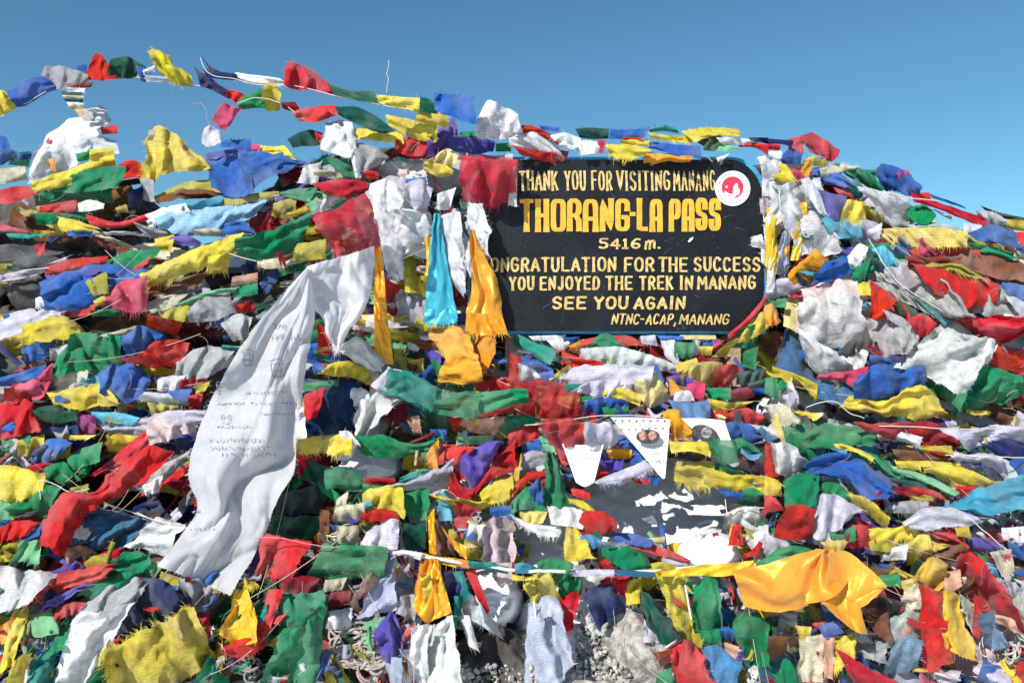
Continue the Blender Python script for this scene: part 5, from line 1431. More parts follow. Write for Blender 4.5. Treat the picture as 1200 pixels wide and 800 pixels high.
# brush lettering: strokes on a unit box (x 0..1, y 0 foot .. 1 head)
GL = {'S2': [(1, .74), (1, .9), (.8, 1), (.2, 1), (0, .88), (0, .64), (.18, .53), (.82, .47), (1, .36), (1, .12), (.8, 0), (.2, 0), (0, .1), (0, .26)],
      'O2': [(.5, 1), (.15, 1), (0, .88), (0, .12), (.15, 0), (.85, 0), (1, .12), (1, .88), (.85, 1), (.5, 1)],
      'G2': [(1, .72), (1, .9), (.82, 1), (.18, 1), (0, .9), (0, .1), (.18, 0), (.82, 0), (1, .1), (1, .42), (.62, .42)],
      'P2': [(0, 0), (0, 1), (.8, 1), (1, .92), (1, .52), (.8, .42), (0, .42)],
      'A2': [[(0, 0), (0, .82), (.12, .97), (.3, 1), (.7, 1), (.88, .97), (1, .82), (1, 0)], [(0, .38), (1, .38)]], 'R2': [[(0, 0), (0, 1), (.7, 1), (.98, .88), (.98, .62), (.7, .48), (0, .48)], [(.62, .5), (.98, .3), (1, 0)]],
      'A': [[(0, 0), (.5, 1), (1, 0)], [(.2, .32), (.8, .32)]], 'C': [[(.95, .82), (.7, 1), (.3, 1), (.03, .75), (.03, .25), (.3, 0), (.7, 0), (.95, .18)]],
 'D': [[(.05, 0), (.05, 1), (.6, 1), (.97, .75), (.97, .25), (.6, 0), (.05, 0)]], 'E': [[(.95, 1), (.08, 1), (.08, 0), (.95, 0)], [(.08, .52), (.8, .52)]],
 'F': [[(.95, 1), (.08, 1), (.08, 0)], [(.08, .52), (.78, .52)]], 'G': [[(.95, .82), (.7, 1), (.3, 1), (.03, .75), (.03, .25), (.3, 0), (.7, 0), (.95, .15), (.95, .48), (.58, .48)]],
 'H': [[(.05, 0), (.05, 1)], [(.95, 0), (.95, 1)], [(.05, .5), (.95, .5)]], 'I': [[(.5, 0), (.5, 1)]], 'J': [[(.85, 1), (.85, .22), (.6, 0), (.3, 0), (.05, .2)]],
 'K': [[(.05, 0), (.05, 1)], [(.92, 1), (.08, .45)], [(.3, .58), (1, 0)]], 'L': [[(.08, 1), (.08, 0), (.95, 0)]], 'M': [[(0, 0), (.08, 1), (.5, .3), (.92, 1), (1, 0)]],
 'N': [[(.04, 0), (.04, 1), (.96, 0), (.96, 1)]], 'O': [[(.5, 1), (.2, .95), (.02, .7), (.02, .3), (.2, .05), (.5, 0), (.8, .05), (.98, .3), (.98, .7), (.8, .95), (.5, 1)]],
 'P': [[(.07, 0), (.07, 1), (.65, 1), (.95, .85), (.95, .62), (.65, .46), (.07, .46)]], 'R': [[(.07, 0), (.07, 1), (.65, 1), (.95, .86), (.95, .64), (.65, .5), (.07, .5)], [(.5, .5), (1, 0)]],
 'S': [[(.93, .82), (.7, 1), (.3, 1), (.06, .8), (.1, .6), (.5, .5), (.9, .38), (.95, .2), (.7, 0), (.3, 0), (.04, .18)]], 'T': [[(0, 1), (1, 1)], [(.5, 1), (.5, 0)]],
 'U': [[(.05, 1), (.05, .25), (.3, 0), (.7, 0), (.95, .25), (.95, 1)]], 'V': [[(0, 1), (.5, 0), (1, 1)]], 'Y': [[(0, 1), (.5, .5), (1, 1)], [(.5, .5), (.5, 0)]],
 '-': [[(.1, .52), (.9, .52)]], ',': [[(.6, .12), (.2, -.25)]], '.': [[(.35, .04), (.65, .04)]],
 '5': [[(.9, 1), (.15, 1), (.12, .58), (.6, .62), (.95, .42), (.9, .15), (.5, 0), (.05, .12)]], '4': [[(.75, 0), (.75, 1), (.0, .3), (1, .3)]],
 '1': [[(.2, .8), (.5, 1), (.5, 0)], [(.15, 0), (.85, 0)]], '6': [[(.9, .95), (.5, 1), (.1, .6), (.05, .25), (.4, 0), (.85, .08), (.95, .35), (.6, .52), (.1, .42)]],
 'm': [[(.04, 0), (.1, .8), (.12, .6), (.35, .85), (.48, .7), (.46, 0)], [(.48, .6), (.7, .85), (.93, .75), (.9, .12), (1, .05)]]}
for k_ in ('S2', 'O2', 'G2', 'P2'): GL[k_] = [GL[k_]]
WID = {'I': .38, 'M': 1.3, '-': .55, ',': .35, '.': .3, '1': .7, 'm': 1.35, 'J': .85, 'T': .95, 'O': 1.05, 'A': 1.08}
def words(name, spec, yt, yb, wt, mat, slant=0.0, serif=0.0, seed=1, gap=.45, rot=0.0):
    """spec: [(word, x0, x1)] in photo pixels, head yt, foot yb"""
    r = random.Random(seed); h = yb-yt
    for word, x0, x1 in spec:
        ws = [WID.get(c, 1) for c in word]; nl = len(ws); gp = gap*wt; unit = (x1-x0-nl*wt-gp*(nl-1))/sum(ws); x = x0+wt/2
        for c, wd in zip(word, ws):
            cw = unit*wd; V = []; Fc = []; j = r.uniform(-.02, .02); 
            for si, st in enumerate(GL[c+'2' if wt > 5 and c+'2' in GL else c]):
                pts = []
                for k in range(len(st)-1):
                    a, b = st[k], st[k+1]; m_ = 4
                    for q in range(m_): pts.append((a[0]+(b[0]-a[0])*q/m_, a[1]+(b[1]-a[1])*q/m_))
                pts.append(st[-1])
                if len(st) > 6:      # round the curves
                    for _ in range(1 if wt > 5 else 2): pts = [pts[0]]+[((pts[i-1][0]+2*pts[i][0]+pts[i+1][0])/4, (pts[i-1][1]+2*pts[i][1]+pts[i+1][1])/4) for i in range(1, len(pts)-1)]+[pts[-1]]
                X = [(x+p[0]*cw+slant*(p[1]-.5)*h, yb-p[1]*(h-wt)-wt/2+j*h-(x-600)*rot) for p in pts]
                n = len(X); base = len(V); depth_off = .0135+.0006*(si+1)+.0002*(len(V) % 3)
                for i in range(n):
                    a = X[max(i-1, 0)]; b = X[min(i+1, n-1)]; tx, ty = b[0]-a[0], b[1]-a[1]; l = math.hypot(tx, ty) or 1
                    # brush: thicker on verticals
                    ww = wt/2*(.80+.28*abs(ty)/l)*r.uniform(.94, 1.06)
                    if serif and i in (0, n-1) and abs(ty)/l > .7: ww *= 1+serif
                    nx, ny = -ty/l*ww, tx/l*ww; cap = .48 if min(abs(tx), abs(ty))/l < .2 else .2
                    cx_, cy_ = X[i]
                    if i == 0: cx_ -= tx/l*wt*cap; cy_ -= ty/l*wt*cap
                    if i == n-1: cx_ += tx/l*wt*cap; cy_ += ty/l*wt*cap
                    # square-shouldered joints
                    zo = depth_off+i*.00004; V.append(SP(cx_+nx, cy_+ny, zo)-SC); V.append(SP(cx_-nx, cy_-ny, zo)-SC)
                for i in range(n-1): Fc.append((base+2*i, base+2*i+1, base+2*i+3, base+2*i+2))
            x += cw+wt+gp
            me = bpy.data.meshes.new(name); me.from_pydata([tuple(v) for v in V], [], Fc); me.materials.append(mat); me.update(); link(name, me, sign)
cx_ = lambda k: 600+k/4
W_ = lambda *a: [(w0, cx_(x0), cx_(x1)) for w0, x0, x1 in a]
words('letter', W_(('THANK', 33, 217), ('YOU', 245, 347), ('FOR', 370, 470), ('VISITING', 490, 742)), 199.8, 223.5, 2.3, M_PALE, slant=-.03, serif=.30, seed=2, gap=.45)
words('letter', W_(('MANANG', 756, 953)), 199.8, 223.8, 1.75, M_PALE, slant=-.03, serif=.30, seed=12, gap=.9)
words('letter', W_(('THORANG', 36, 552), ('-', 550, 580), ('LA', 583, 705), ('PASS', 735, 978)), 233.2, 272.3, 5.9, M_GOLD, serif=.12, seed=3, gap=.30, rot=.006)
words('letter', W_(('5416', 403, 606), ('m.', 620, 700)), 278.8, 292.2, 2.6, M_PALE, slant=.04, seed=4, gap=.28)
words('letter', W_(('CONGRATULATION', -150, 490), ('FOR', 523, 668), ('THE', 686, 826), ('SUCCESS', 850, 1166)), 301.0, 318.8, 2.8, M_PALE, seed=5, serif=.2, gap=.45)
words('letter', W_(('YOU', -15, 106), ('ENJOYED', 128, 413), ('THE', 438, 567), ('TREK', 596, 757), ('IN', 783, 850), ('MANANG', 868, 1144)), 323.5, 340.5, 2.7, M_PALE, seed=6, serif=.2, gap=.45, rot=.004)
words('letter', W_(('SEE', 186, 351), ('YOU', 382, 547), ('AGAIN', 570, 814)), 346.8, 362.8, 3.1, M_PALE, slant=.05, seed=7, serif=.1, gap=.45)
words('letter', W_(('NTNC', 468, 600), ('-', 600, 622), ('ACAP,', 628, 776), ('MANANG', 786, 1020)), 367.3, 380.3, 1.9, M_PALE, slant=.16, seed=8, gap=.45)
# round emblem
def disc(name, cx, cy, rx, ry, off, mat, parent=sign, n=40, f=SP, C0=None):
    pts = [(cx+rx*math.cos(a), cy+ry*math.sin(a)) for a in np.linspace(0, 2*math.pi, n, endpoint=False)]
    C_ = SC if C0 is None else C0
    me = bpy.data.meshes.new(name); me.from_pydata([tuple(f(x, y, off)-C_) for x, y in pts], [], [tuple(range(n))]); me.materials.append(mat)
    return link(name, me, parent)
def poly(name, pts, off, mat, parent=sign):
    me = bpy.data.meshes.new(name); me.from_pydata([tuple(SP(x, y, off)-SC) for x, y in pts], [], [tuple(range(len(pts)))]); me.materials.append(mat)
    return link(name, me, parent)
em = prism('emblem', [(858.7+20.6*math.cos(a), 220.8+20.6*math.sin(a)) for a in np.linspace(0, 2*math.pi, 48, endpoint=False)], .010, .0170, M_WHITE, sign)
disc('disc', 858.4, 219.6, 12.8, 12.8, .0180, M_RED, em)
poly('mark', [cxy for cxy in [(850.5, 231.5), (848.5, 227.5), (849.5, 223.5), (851.5, 225), (853.5, 226.5), (857, 227.5), (861, 226.5), (862, 231.2), (858, 232.6)]], .0190, M_WHITE, em)
poly('mark', [(858.8, 225.5), (859.6, 219), (861, 216.5), (863, 214.5), (864.8, 216.5), (864.8, 219.5), (867, 223), (866.3, 227.5), (862, 229.5)], .0194, M_WHITE, em)
disc('mark', 851.5, 219, 1.2, 1.4, .0192, M_WHITE, em, 12)
for k in range(22):
    a = math.pi*(1.08+.84*k/21) if k < 11 else math.pi*(.08+.84*(k-11)/10)
    disc('mark', 858.7+17*math.cos(a), 220.8+17*math.sin(a), .55, .75, .0188, M_INK if k % 3 else M_RED, em, 8)
# scratches and a torn paper fleck on the board
r_ = random.Random(5)
scr_v = []; scr_f = []
for k in range(110):
    x = r_.uniform(600, 890); y = r_.uniform(200, 385); a = r_.gauss(-.3, .9); l = r_.uniform(.3, 2.2) if r_.random() < .85 else r_.uniform(3, 9); ww = r_.uniform(.10, .35)
    dx, dy = math.cos(a)*l, math.sin(a)*l; nx, ny = -math.sin(a)*ww, math.cos(a)*ww; b = len(scr_v)
    for q in ((x-dx-nx, y-dy-ny), (x+dx-nx*.3, y+dy-ny*.3), (x+dx+nx*.3, y+dy+ny*.3), (x-dx+nx, y-dy+ny)): scr_v.append(tuple(SP(*q, .0160)-SC))
    scr_f.append((b, b+1, b+2, b+3))
me = bpy.data.meshes.new('scratches'); me.from_pydata(scr_v, [], scr_f); me.materials.append(simple('scratch', (.10, .11, .14), .6)); o = link('scratches', me, sign); o['kind'] = 'stuff'
poly('paint_chip', [(806, 283), (808.5, 279.5), (812.5, 277.5), (811.5, 281), (807.5, 284)], .0175, M_WHITE)

# ---------------------------------------------------------------- the transcribed flags
SKIP = ('skip',)
def build_piece(c, opts, d, t, b, seed, parent, name, mat=None, loc=None, step=2.6):
    if name == 'flag' and parent.name.startswith('prayer'):
        m_ = (t.mean(0)+b.mean(0))/2; t = m_+(t-m_)*1.13; b = m_+(b-m_)*1.16
    W, Fc, cols, al, uv = cloth(t, b, colour(c, seed), d, opts, seed, step, amp=1.2)
    if mat is None:
        mat = M_COTTON
        for k, m in MATS.items():
            if k in opts: mat = m; break
    if parent is None:
        W, ctr = recentre(W)
        me = mesh_np(name, W, Fc, cols, al, uv, mat); return link(name, me, None, tuple(ctr))
    me = mesh_np(name, W, Fc, cols, al, uv, mat)
    return link(name, me, parent)

flags = []      # (area, order, code, opts, d, top, bottom, label)
order = 0; seed = 100
tile = None; cur = None; prev = None
for line in (DATA+DATA5).splitlines():
    line = line.strip()
    if not line: continue
    if line[0] == '@': tile = line[1:]; continue
    if line[0] == '!':
        if line == '!end': cur = None; continue
        f = line[1:].split('|')
        if len(f) > 3 and f[3]: tile = f[3]
        cur = bpy.data.objects.new(f[0], None); COL.objects.link(cur)
        tag(cur, f[1], f[2], {'flag string': 'flag strings crossing the sky and slope', 'scarf': 'ceremonial scarves tied over the flags', 'cord': 'cords and threads between the flags', 'pennant': 'paper pennants hung on a thin cord'}.get(f[2]))
        if len(f) > 5:
            pts = [tuple(float(k) for k in w_.split(',')) for w_ in f[4].split()]
            thick = {'thread': .0011, 'cord': .0016, 'flag string': .0016}[f[2]]
            if f[0] == 'twisted_cord': thick = .006
            seed += 1
            cord({'thread': 'thread'}.get(f[2], 'cord'), f[3], pts, int(f[5]), thick, M_CORDP if 'pink' in f[1] else M_CORD, cur)
            if f[2] == 'cord' and f[0] != 'twisted_cord' or f[0] == 'thread_wisp' and 'curled' not in f[1]:
                ch = cur.children if False else None
                o = COL.objects[-1]; lb = cur['label']; ct = cur['category']; gp = cur.get('group'); o.parent = None
                o.name = 'thin_cord' if ct == 'cord' else 'thread_wisp'; tag(o, lb, ct, gp); bpy.data.objects.remove(cur); cur = None
        continue
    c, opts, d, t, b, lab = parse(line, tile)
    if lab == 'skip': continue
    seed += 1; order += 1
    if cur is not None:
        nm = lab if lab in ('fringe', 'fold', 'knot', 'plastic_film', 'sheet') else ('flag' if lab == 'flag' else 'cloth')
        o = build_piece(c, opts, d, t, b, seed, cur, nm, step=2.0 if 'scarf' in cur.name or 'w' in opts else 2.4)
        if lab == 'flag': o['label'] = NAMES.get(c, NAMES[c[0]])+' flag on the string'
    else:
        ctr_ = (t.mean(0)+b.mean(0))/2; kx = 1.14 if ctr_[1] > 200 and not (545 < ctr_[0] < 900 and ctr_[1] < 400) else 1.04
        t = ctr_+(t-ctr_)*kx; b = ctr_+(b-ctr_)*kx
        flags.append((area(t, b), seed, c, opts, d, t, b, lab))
SCARF = re.compile(r'\b(streamer|train|tail|ribbon|swag|drape|scarf end|fall|tie)\b')
SHEET = re.compile(r'\b(sheet|tarp|panel|cloth|net-like tube|bag-like|bulge)\b')
SCRAP = re.compile(r'\b(tiny|scrap|tuft|lump|knot|knotted|crumple)\b')
def kind_of(lab):
    if SCARF.search(lab): return 'cloth_streamer', 'streamer', 'loose streamers hanging among the flags'
    if SHEET.search(lab): return 'cloth_sheet', 'cloth', 'plain cloth pieces wrapped round the heap'
    if SCRAP.search(lab): return 'cloth_scrap', 'cloth scrap', 'small crumpled scraps among the flags'
    return 'prayer_flag', 'prayer flag', 'prayer flags heaped over the cairn'
flags.sort(key=lambda f: -f[0])
used = set(); n_kind = {}
heap = []      # pieces joined into the uncounted heap
for a, sd, c, opts, d, t, b, lab in flags:
    nm, cat, grp = kind_of(lab)
    n_kind[nm] = n_kind.get(nm, 0)+1
    if n_kind[nm] > 290:
        heap.append(cloth(t, b, colour(c, sd), d, opts, sd, 2.8)); continue
    noun = {'cloth_streamer': 'cloth', 'cloth_sheet': 'cloth', 'cloth_scrap': 'cloth', 'prayer_flag': 'prayer flag'}[nm]
    label = f"{NAMES.get(c, NAMES[c[0]])} {noun}, {lab}"
    while label.lower() in used: label += ' again'
    used.add(label.lower())
    if 'p' not in opts and 's' not in opts and c[0] in 'WLSYRBGMUAV' and random.random() < .5: opts = opts | {'pp'}
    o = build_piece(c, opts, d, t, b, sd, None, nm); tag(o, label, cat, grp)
print('kinds', n_kind)

# symbols printed on the big white scarf, laid on its folds
scarf_cloth = next(o for o in COL.objects if o.parent is not None and 'printed symbols' in str(o.parent.get('label', '')))
SW = np.array([v.co[:] for v in scarf_cloth.data.vertices]); SPX = 600+SW[:, 0]/SW[:, 1]*F; SPY = 400-(SW[:, 2]-EYE)/SW[:, 1]*F
def on_scarf(x, y): return P(x, y, SW[np.argmin((SPX-x)**2+(SPY-y)**2), 1]-.0035)
zf = lambda X, Y_: (180+X/2, 300+Y_/2)
rg_ = random.Random(8)
def symbol(strokes, wpx=.45):
    V = []; Fc = []
    for st in strokes:
        for (a, b) in zip(st[:-1], st[1:]):
            (x0, y0), (x1, y1) = zf(*a), zf(*b); m_ = max(1, int(math.hypot(x1-x0, y1-y0)/2)); l = math.hypot(x1-x0, y1-y0) or 1; nx, ny = -(y1-y0)/l*wpx, (x1-x0)/l*wpx
            for q in range(m_):
                p = [(x0+(x1-x0)*t_, y0+(y1-y0)*t_) for t_ in (q/m_, (q+1)/m_)]; k = len(V)
                for (X, Y_) in ((p[0][0]-nx, p[0][1]-ny), (p[1][0]-nx, p[1][1]-ny), (p[1][0]+nx, p[1][1]+ny), (p[0][0]+nx, p[0][1]+ny)): V.append(tuple(on_scarf(X, Y_)))
                Fc.append((k, k+1, k+2, k+3))
    me = bpy.data.meshes.new('symbol'); me.from_pydata(V, [], Fc); me.materials.append(M_FADEINK); link('symbol', me, scarf_cloth)
M_FADEINK = simple('faded_ink', (.10, .10, .13), .8, 0, 40, (.45, .45, .5), 220)
def lantern(cx, cy, w_, h_): return [[(cx-w_, cy-h_), (cx+w_, cy-h_), (cx+w_*.6, cy+h_*.9), (cx-w_*.6, cy+h_*.9), (cx-w_, cy-h_)], [(cx-w_*.4, cy-h_), (cx-w_*.3, cy+h_)], [(cx+w_*.4, cy-h_), (cx+w_*.3, cy+h_)], [(cx-w_*1.2, cy-h_*1.3), (cx, cy-h_*1.7), (cx+w_*1.2, cy-h_*1.3)], [(cx-w_, cy), (cx+w_, cy)]]
def eyes(cx, cy, w_): return [[(cx-w_, cy), (cx-w_*.6, cy-6), (cx-w_*.15, cy), (cx-w_*.6, cy+5), (cx-w_, cy)], [(cx+w_, cy), (cx+w_*.6, cy-6), (cx+w_*.15, cy), (cx+w_*.6, cy+5), (cx+w_, cy)], [(cx-w_, cy+8), (cx, cy+17), (cx+w_, cy+8)]]
symbol(lantern(221, 244, 13, 15)); symbol(lantern(289, 268, 15, 17)); symbol(eyes(170, 378, 13)); symbol(eyes(238, 457, 10)); symbol(lantern(152, 312, 5, 11), .3); symbol(lantern(345, 380, 5, 10), .3)
for (xa, xb, yy, n_, tall) in ((215, 318, 320, 12, 5), (150, 215, 345, 9, 4), (228, 330, 345, 10, 4), (150, 232, 400, 10, 4), (130, 260, 432, 16, 6), (135, 275, 450, 17, 6), (160, 290, 466, 14, 6), (280, 312, 165, 5, 9), (275, 305, 190, 5, 9), (320, 350, 190, 4, 9), (250, 330, 370, 10, 3), (330, 352, 350, 3, 8), (90, 110, 600, 4, 4), (85, 150, 640, 6, 3), (90, 100, 700, 3, 4)):
    sts = []
    for k in range(n_):
        x = xa+(xb-xa)*k/n_; 
        for _ in range(2): sts.append([(x+rg_.uniform(-2, 2), yy+rg_.uniform(-tall, tall)), (x+rg_.uniform(1, 6), yy+rg_.uniform(-tall, tall)), (x+rg_.uniform(0, 5), yy+rg_.uniform(-tall, tall))])
    symbol(sts, .28)
# prints on the pennants
def surf_disc(parent, name, cx, cy, rx, ry, Y, mat, n=28, rot=0, jit=0.0):
    pts = []
    for a in np.linspace(0, 2*math.pi, n, endpoint=False):
        x, y = rx*math.cos(a)*(1+jit*math.sin(3*a+cx)), ry*math.sin(a)
        pts.append(P(cx+x*math.cos(rot)-y*math.sin(rot), cy+x*math.sin(rot)+y*math.cos(rot), Y))
    me = bpy.data.meshes.new(name); me.from_pydata([tuple(p) for p in pts], [], [tuple(range(n))]); me.materials.append(mat)
    return link(name, me, parent)
pen = sorted([o for o in COL.objects if o.name.startswith('paper_pennant')], key=lambda o: o.name)
def pen_front(o): return min(min(v.co.y for v in ch.data.vertices) for ch in o.children)-.0015
M_GREY = simple('grey_portrait_ink', (.06, .06, .065), .7, 0, 40, (.34, .33, .33), 60)
y1 = pen_front(pen[1]); y2 = pen_front(pen[2]); y0 = pen_front(pen[0])
fx = lambda X, Y_: (600+X/4, 440+Y_/4)
surf_disc(pen[1], 'portrait', *fx(638, 286), 14, 8.5, y1, M_INK)
surf_disc(pen[1], 'portrait', *fx(612, 280), 4.6, 5.6, y1-.0006, M_SKIN); surf_disc(pen[1], 'portrait', *fx(658, 280), 4.6, 5.4, y1-.0006, M_SKIN)
surf_disc(pen[2], 'portrait', *fx(905, 270), 16, 9, y2, M_INK, rot=.35); surf_disc(pen[2], 'portrait', *fx(912, 266), 6, 6.5, y2-.0006, M_GREY, rot=.3)
for k, c in enumerate('RBNGRBKB'):
    x, y = fx(485+k*33, 212+(k % 2)*2); me = bpy.data.meshes.new('bunting'); me.from_pydata([tuple(P(x-2, y-1.4, y1)), tuple(P(x+2, y-1.4, y1)), tuple(P(x, y+1.8, y1))], [], [(0, 1, 2)])
    me.materials.append(M_INK if k % 2 else M_RED); link('bunting', me, pen[1])
def scribble(parent, X0, X1, Yc, hgt, Y, wpx, sd, rows=1):
    V = []; Fc = []; r = random.Random(sd); x = X0
    while x < X1:
        l = r.uniform(2, 7)
        (a, b) = fx(x, Yc+r.uniform(-hgt, hgt)); (c_, e) = fx(x+l, Yc+r.uniform(-hgt, hgt)); k = len(V)
        for q in ((a, b-wpx), (c_, e-wpx), (c_, e+wpx), (a, b+wpx)): V.append(tuple(P(*q, Y)))
        Fc.append((k, k+1, k+2, k+3)); x += l*.8+(r.random() < .15)*8
    me = bpy.data.meshes.new('writing'); me.from_pydata(V, [], Fc); me.materials.append(M_INK); link('writing', me, parent)
for yy_, x0_, x1_ in ((232, 590, 690), (330, 600, 735), (343, 605, 735), (356, 610, 730), (368, 650, 690)): scribble(pen[1], x0_, x1_, yy_, 1.6, y1, .22, int(yy_))
scribble(pen[1], 628, 728, 402, 6, y1, .5, 5)
for yy_, x0_, x1_ in ((345, 262, 375), (356, 265, 372), (367, 268, 370), (386, 270, 400), (398, 300, 370)): scribble(pen[0], x0_, x1_, yy_, 2, y0, .22, int(yy_))

# ---------------------------------------------------------------- the rest of the heap: cloth nobody could count, packed between and behind
def flow(px, py):
    """slope of the cloth, in radians: wind-swept bands at one side, falling rows at the other, hanging low down"""
    a = np.interp(px, [0, 300, 500, 700, 900, 1050, 1200], [-.12, -.30, .1, 0, .35, .38, .28])
    if py > 560 and px < 330: a -= .45
    if py > 640 and 330 < px < 900: a += 1.2
    if py < 300 and px < 330: a = -.08
    return a
pal_l = ['R', 'R', 'Y', 'V', 'G', 'G', 'B', 'N', 'W', 'E', 'E', 'N', 'V', 'P', 'D', 'M', 'S', 'S2', 'D', 'L', 'S4', 'X', 'Z', 'S2']; pal_r = ['E', 'N', 'Z', 'S2', 'S', 'V', 'D', 'R', 'R', 'Y', 'Y', 'G', 'B', 'W', 'W', 'L', 'L', 'M2', 'K', 'E', 'A', 'S3', 'C', 'H2', 'P', 'J', 'B2']
rr = np.random.default_rng(99)
count = 0
for layer, (n, dep, sc_) in enumerate(((1100, -20., 1.6), (620, -13., 1.25), (240, -7., .9), (620, -7., 9.), (1000, -1.5, 9.))):
    for k in range(n):
        px = rr.uniform(-180, 1380); py = rr.uniform(150, 860)
        s = float(sil(px))
        if layer >= 3: sc_ = 1.
        if py < s+16+6*sc_: continue
        if float(hole(px, py)) > .05 or float(hole(px-16*sc_, py)) > .3 or float(hole(px+16*sc_, py)) > .3 or float(hole(px, py+12*sc_)) > .3 or float(hole(px, py-12*sc_)) > .3: continue
        if 572 < px < 925 and py < 408: continue
        if 610 < px < 790 and py > 690: continue
        if 548 < px < 625 and py > 735: continue
        dark = (px < 330 and 235 < py < 440)
        if dark and rr.random() < .68: continue
        if float(gap(px, py)) > .25 or float(gap(px-14, py)) > .6 or float(gap(px+14, py)) > .6: continue
        L = rr.uniform(34, 78)*sc_; H = rr.uniform(.2, .5)*L
        if layer == 3: L = rr.uniform(34, 120); H = rr.uniform(4, 11)
        if layer == 4: L = rr.uniform(12, 34); H = rr.uniform(3, 10)
        if py < 412 and 572-L/2 < px < 925+L/2: continue
        a = flow(px, py)+rr.normal(0, .22 if layer < 3 else .5)
        pal = pal_r if px > 420 else pal_l
        c = pal[rr.integers(len(pal))]
        ux, uy = math.cos(a), math.sin(a); nx, ny = -uy, ux
        sag = rr.normal(0, 3) if layer < 3 else rr.uniform(0, 7)
        tp = [(px-ux*L/2+nx*-H/2, py-uy*L/2-ny*H/2), (px+rr.normal(0, 3)-nx*H*.5, py-ny*H*.5+sag), (px+ux*L/2-nx*H*rr.uniform(.1, .5), py+uy*L/2-ny*H*rr.uniform(.1, .5))]
        bt = [(px-ux*L/2+nx*H*rr.uniform(.1, .5), py-uy*L/2+ny*H*rr.uniform(.1, .5)), (px+nx*H*.5+rr.normal(0, 3), py+ny*H*.5+sag), (px+ux*L/2+nx*H*.5, py+uy*L/2+ny*H*.5)]
        op = set()
        if rr.random() < .35: op.add('p')
        if rr.random() < (.35 if layer < 4 else .9): op.add('f'+'tblr'[rr.integers(4)])
        heap.append(cloth(tp, bt, colour(c, 9000+count), float(Dl(px, py))+dep+rr.uniform(-3.5, 2.5), op, 3000+count, 4.2 if layer < 4 else 3., amp=1.9)); count += 1
def join(pieces):
    Vs = []; q4 = []; q3 = []; cs = []; als = []; us = []; n = 0
    for W, Fc, cols, al, uv in pieces:
        Vs.append(W); cs.append(cols); als.append(al); us.append(uv)
        for f in Fc: (q4 if f.shape[1] == 4 else q3).append(f+n)
        n += len(W)
    return np.concatenate(Vs), [np.concatenate(q4), np.concatenate(q3)], np.concatenate(cs), np.concatenate(als), np.concatenate(us)
V, Fc, cs, als, us = join(heap)
o = link('heaped_flag_scraps', mesh_np('heaped_flag_scraps', V, Fc, cs, als, us, M_COTTON))
tag(o, 'countless small torn flags and rags packed between the larger ones', 'flag heap', kind='stuff')
print('heap tris', sum(len(f)*(f.shape[1]-2) for f in Fc), 'pieces', count)

# loose threads, string ends and rope tangles
def loop_tangle(cx, cy, rx, ry, n, rad, d, sd):
    r = np.random.default_rng(sd); VV = []; FF = []; off = 0
    for k in range(n):
        m_ = r.integers(20, 40); a0 = r.random()*6.28; sp = r.uniform(.8, 2.2)*r.choice([-1, 1])
        s = np.linspace(0, 1, m_)
        x0, y0_ = cx+r.normal(0, .35)*rx, cy+r.normal(0, .35)*ry
        px = x0+rx*r.uniform(.2, .55)*np.cos(a0+sp*s*5)+r.normal(0, .2)*rx*s; py = y0_+ry*r.uniform(.2, .55)*np.sin(a0+sp*s*5)+r.normal(0, .3)*ry*s
        Yp = Y0(px, py)-.01*d-.012*np.sin(s*9+a0)
        V_, F_ = tube(P(px, py, Yp), rad*r.uniform(.6, 1.3), 5); VV.append(V_); FF.append(F_+off); off += len(V_)
    return np.concatenate(VV), [np.concatenate(FF)]
for (cx, cy, rx, ry, n, rad, d, lb, col) in ((425, 762, 42, 34, 30, .0052, 17, 'tangle of beige cloth ropes at the bottom beside the navy diamond flag', (.42, .36, .31)),
      (405, 628, 26, 14, 12, .003, 15, 'tangle of cream cords in the dark hollow above the woven green flag', (.58, .52, .44)),
      (1180, 752, 24, 28, 9, .003, 17, 'tangle of grey cords beside the sideways red streamer', (.5, .48, .42)),
      (290, 784, 26, 18, 9, .0045, 15, 'tangle of grey rope coils under the golden turban-like knot', (.36, .34, .32)),
      (886, 786, 11, 13, 5, .004, 25, 'white rope knot beside the light blue square flag', (.66, .64, .6))):
    V, Fc = loop_tangle(cx, cy, rx, ry, n, rad, d, int(cx)); V, ctr = recentre(V)
    o = link('rope_tangle', mesh_np('rope_tangle', V, Fc, mat=simple('rope_%d' % cx, col, .9, .5, 150, tuple(k*.7 for k in col), 40)), None, tuple(ctr)); tag(o, lb, 'rope', 'rope tangles low on the slope')
VV = []; FF = []; off = 0; rt = np.random.default_rng(5)
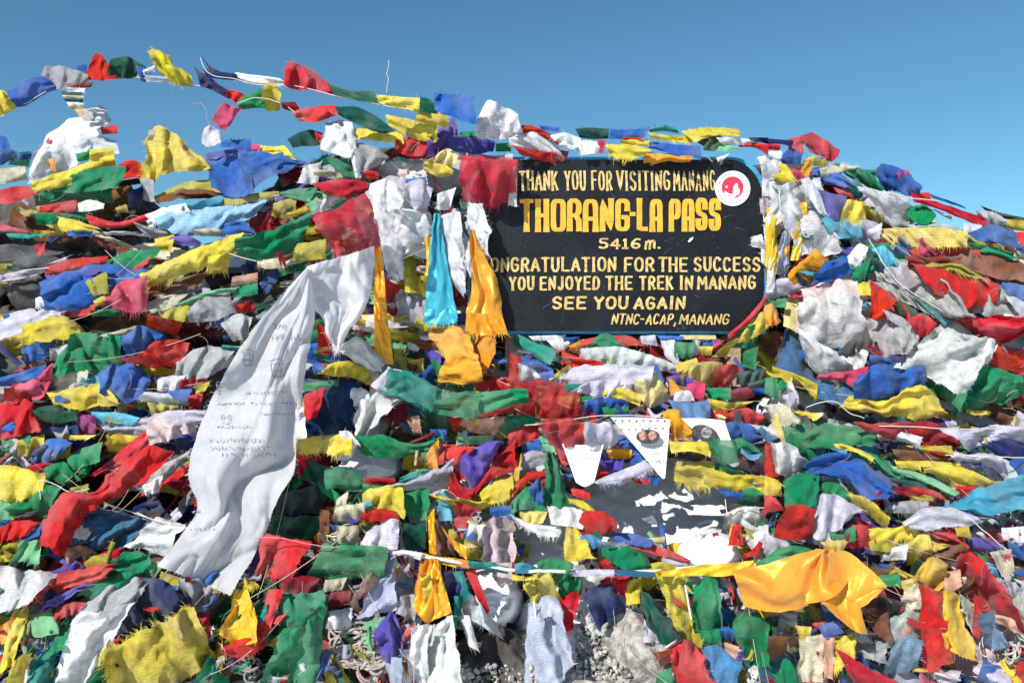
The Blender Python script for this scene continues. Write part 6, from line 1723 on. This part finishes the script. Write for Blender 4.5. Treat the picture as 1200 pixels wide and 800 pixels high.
for k in range(330):
    px = rt.uniform(-10, 1210); py = rt.uniform(float(sil(px))+5, 800)
    if 530 < px < 925 and py < 405: continue
    if float(hole(px, py)) > .3: continue
    L = rt.uniform(5, 26); a = rt.normal(flow(px, py), .9); m_ = 6; s = np.linspace(0, 1, m_); cu = rt.normal(0, .5)
    qx = px+L*s*np.cos(a+cu*s); qy = py+L*s*np.sin(a+cu*s)+3*s*s
    Yp = Y0(qx, qy)-.01*(Dl(qx, qy)+rt.uniform(0, 5))
    rad_ = rt.uniform(.0003, .0006)
    if k % 6 == 0:      # a longer slack cord crossing the flags
        L = rt.uniform(70, 190); s = np.linspace(0, 1, 24); a = flow(px, py)+rt.normal(0, .3); qx = px+L*s*np.cos(a); qy = py+L*s*np.sin(a)+rt.uniform(4, 16)*4*s*(1-s)
        if hole(qx, qy).max() > .3 or ((qx > 540) & (qx < 915) & (qy < 405)).any() or (qy < sil(qx)+4).any(): continue
        Yp = Y0(qx, qy)-.01*(Dl(qx, qy)+rt.uniform(1, 4)); rad_ = rt.uniform(.0007, .0013)
    V_, F_ = tube(P(qx, qy, Yp), rad_, 3); VV.append(V_); FF.append(F_+off); off += len(V_)
o = link('loose_threads', mesh_np('loose_threads', np.concatenate(VV), [np.concatenate(FF)], mat=simple('thread', (.62, .58, .5), .9, 0, 40, (.5, .3, .2), 3)))
tag(o, 'countless loose pale threads hanging off the torn flags', 'threads', kind='stuff')
# sticks
for (x0_, y0_, x1_, y1_, d, lb) in ((489, 528, 487, 545, 22, 'short bare wooden stick end between shredded green flag and gold flag'), (803, 685, 810, 725, 26, 'thin pale stick hanging by the long yellow streamer'), (626, 704, 628, 724, 26, 'short thin white stick above the blue and white hanging flag')):
    Yb = float(Y0(x0_, y0_))-d*.01
    V, Fq = tube(P(np.linspace(x0_, x1_, 5), np.linspace(y0_, y1_, 5), np.full(5, Yb)), .006 if 'wooden' in lb else .003, 8); V, ctr = recentre(V)
    o = link('stick', mesh_np('stick', V, [Fq], mat=M_WOOD if 'wooden' in lb else M_WHITE), None, tuple(ctr)); tag(o, lb, 'stick')
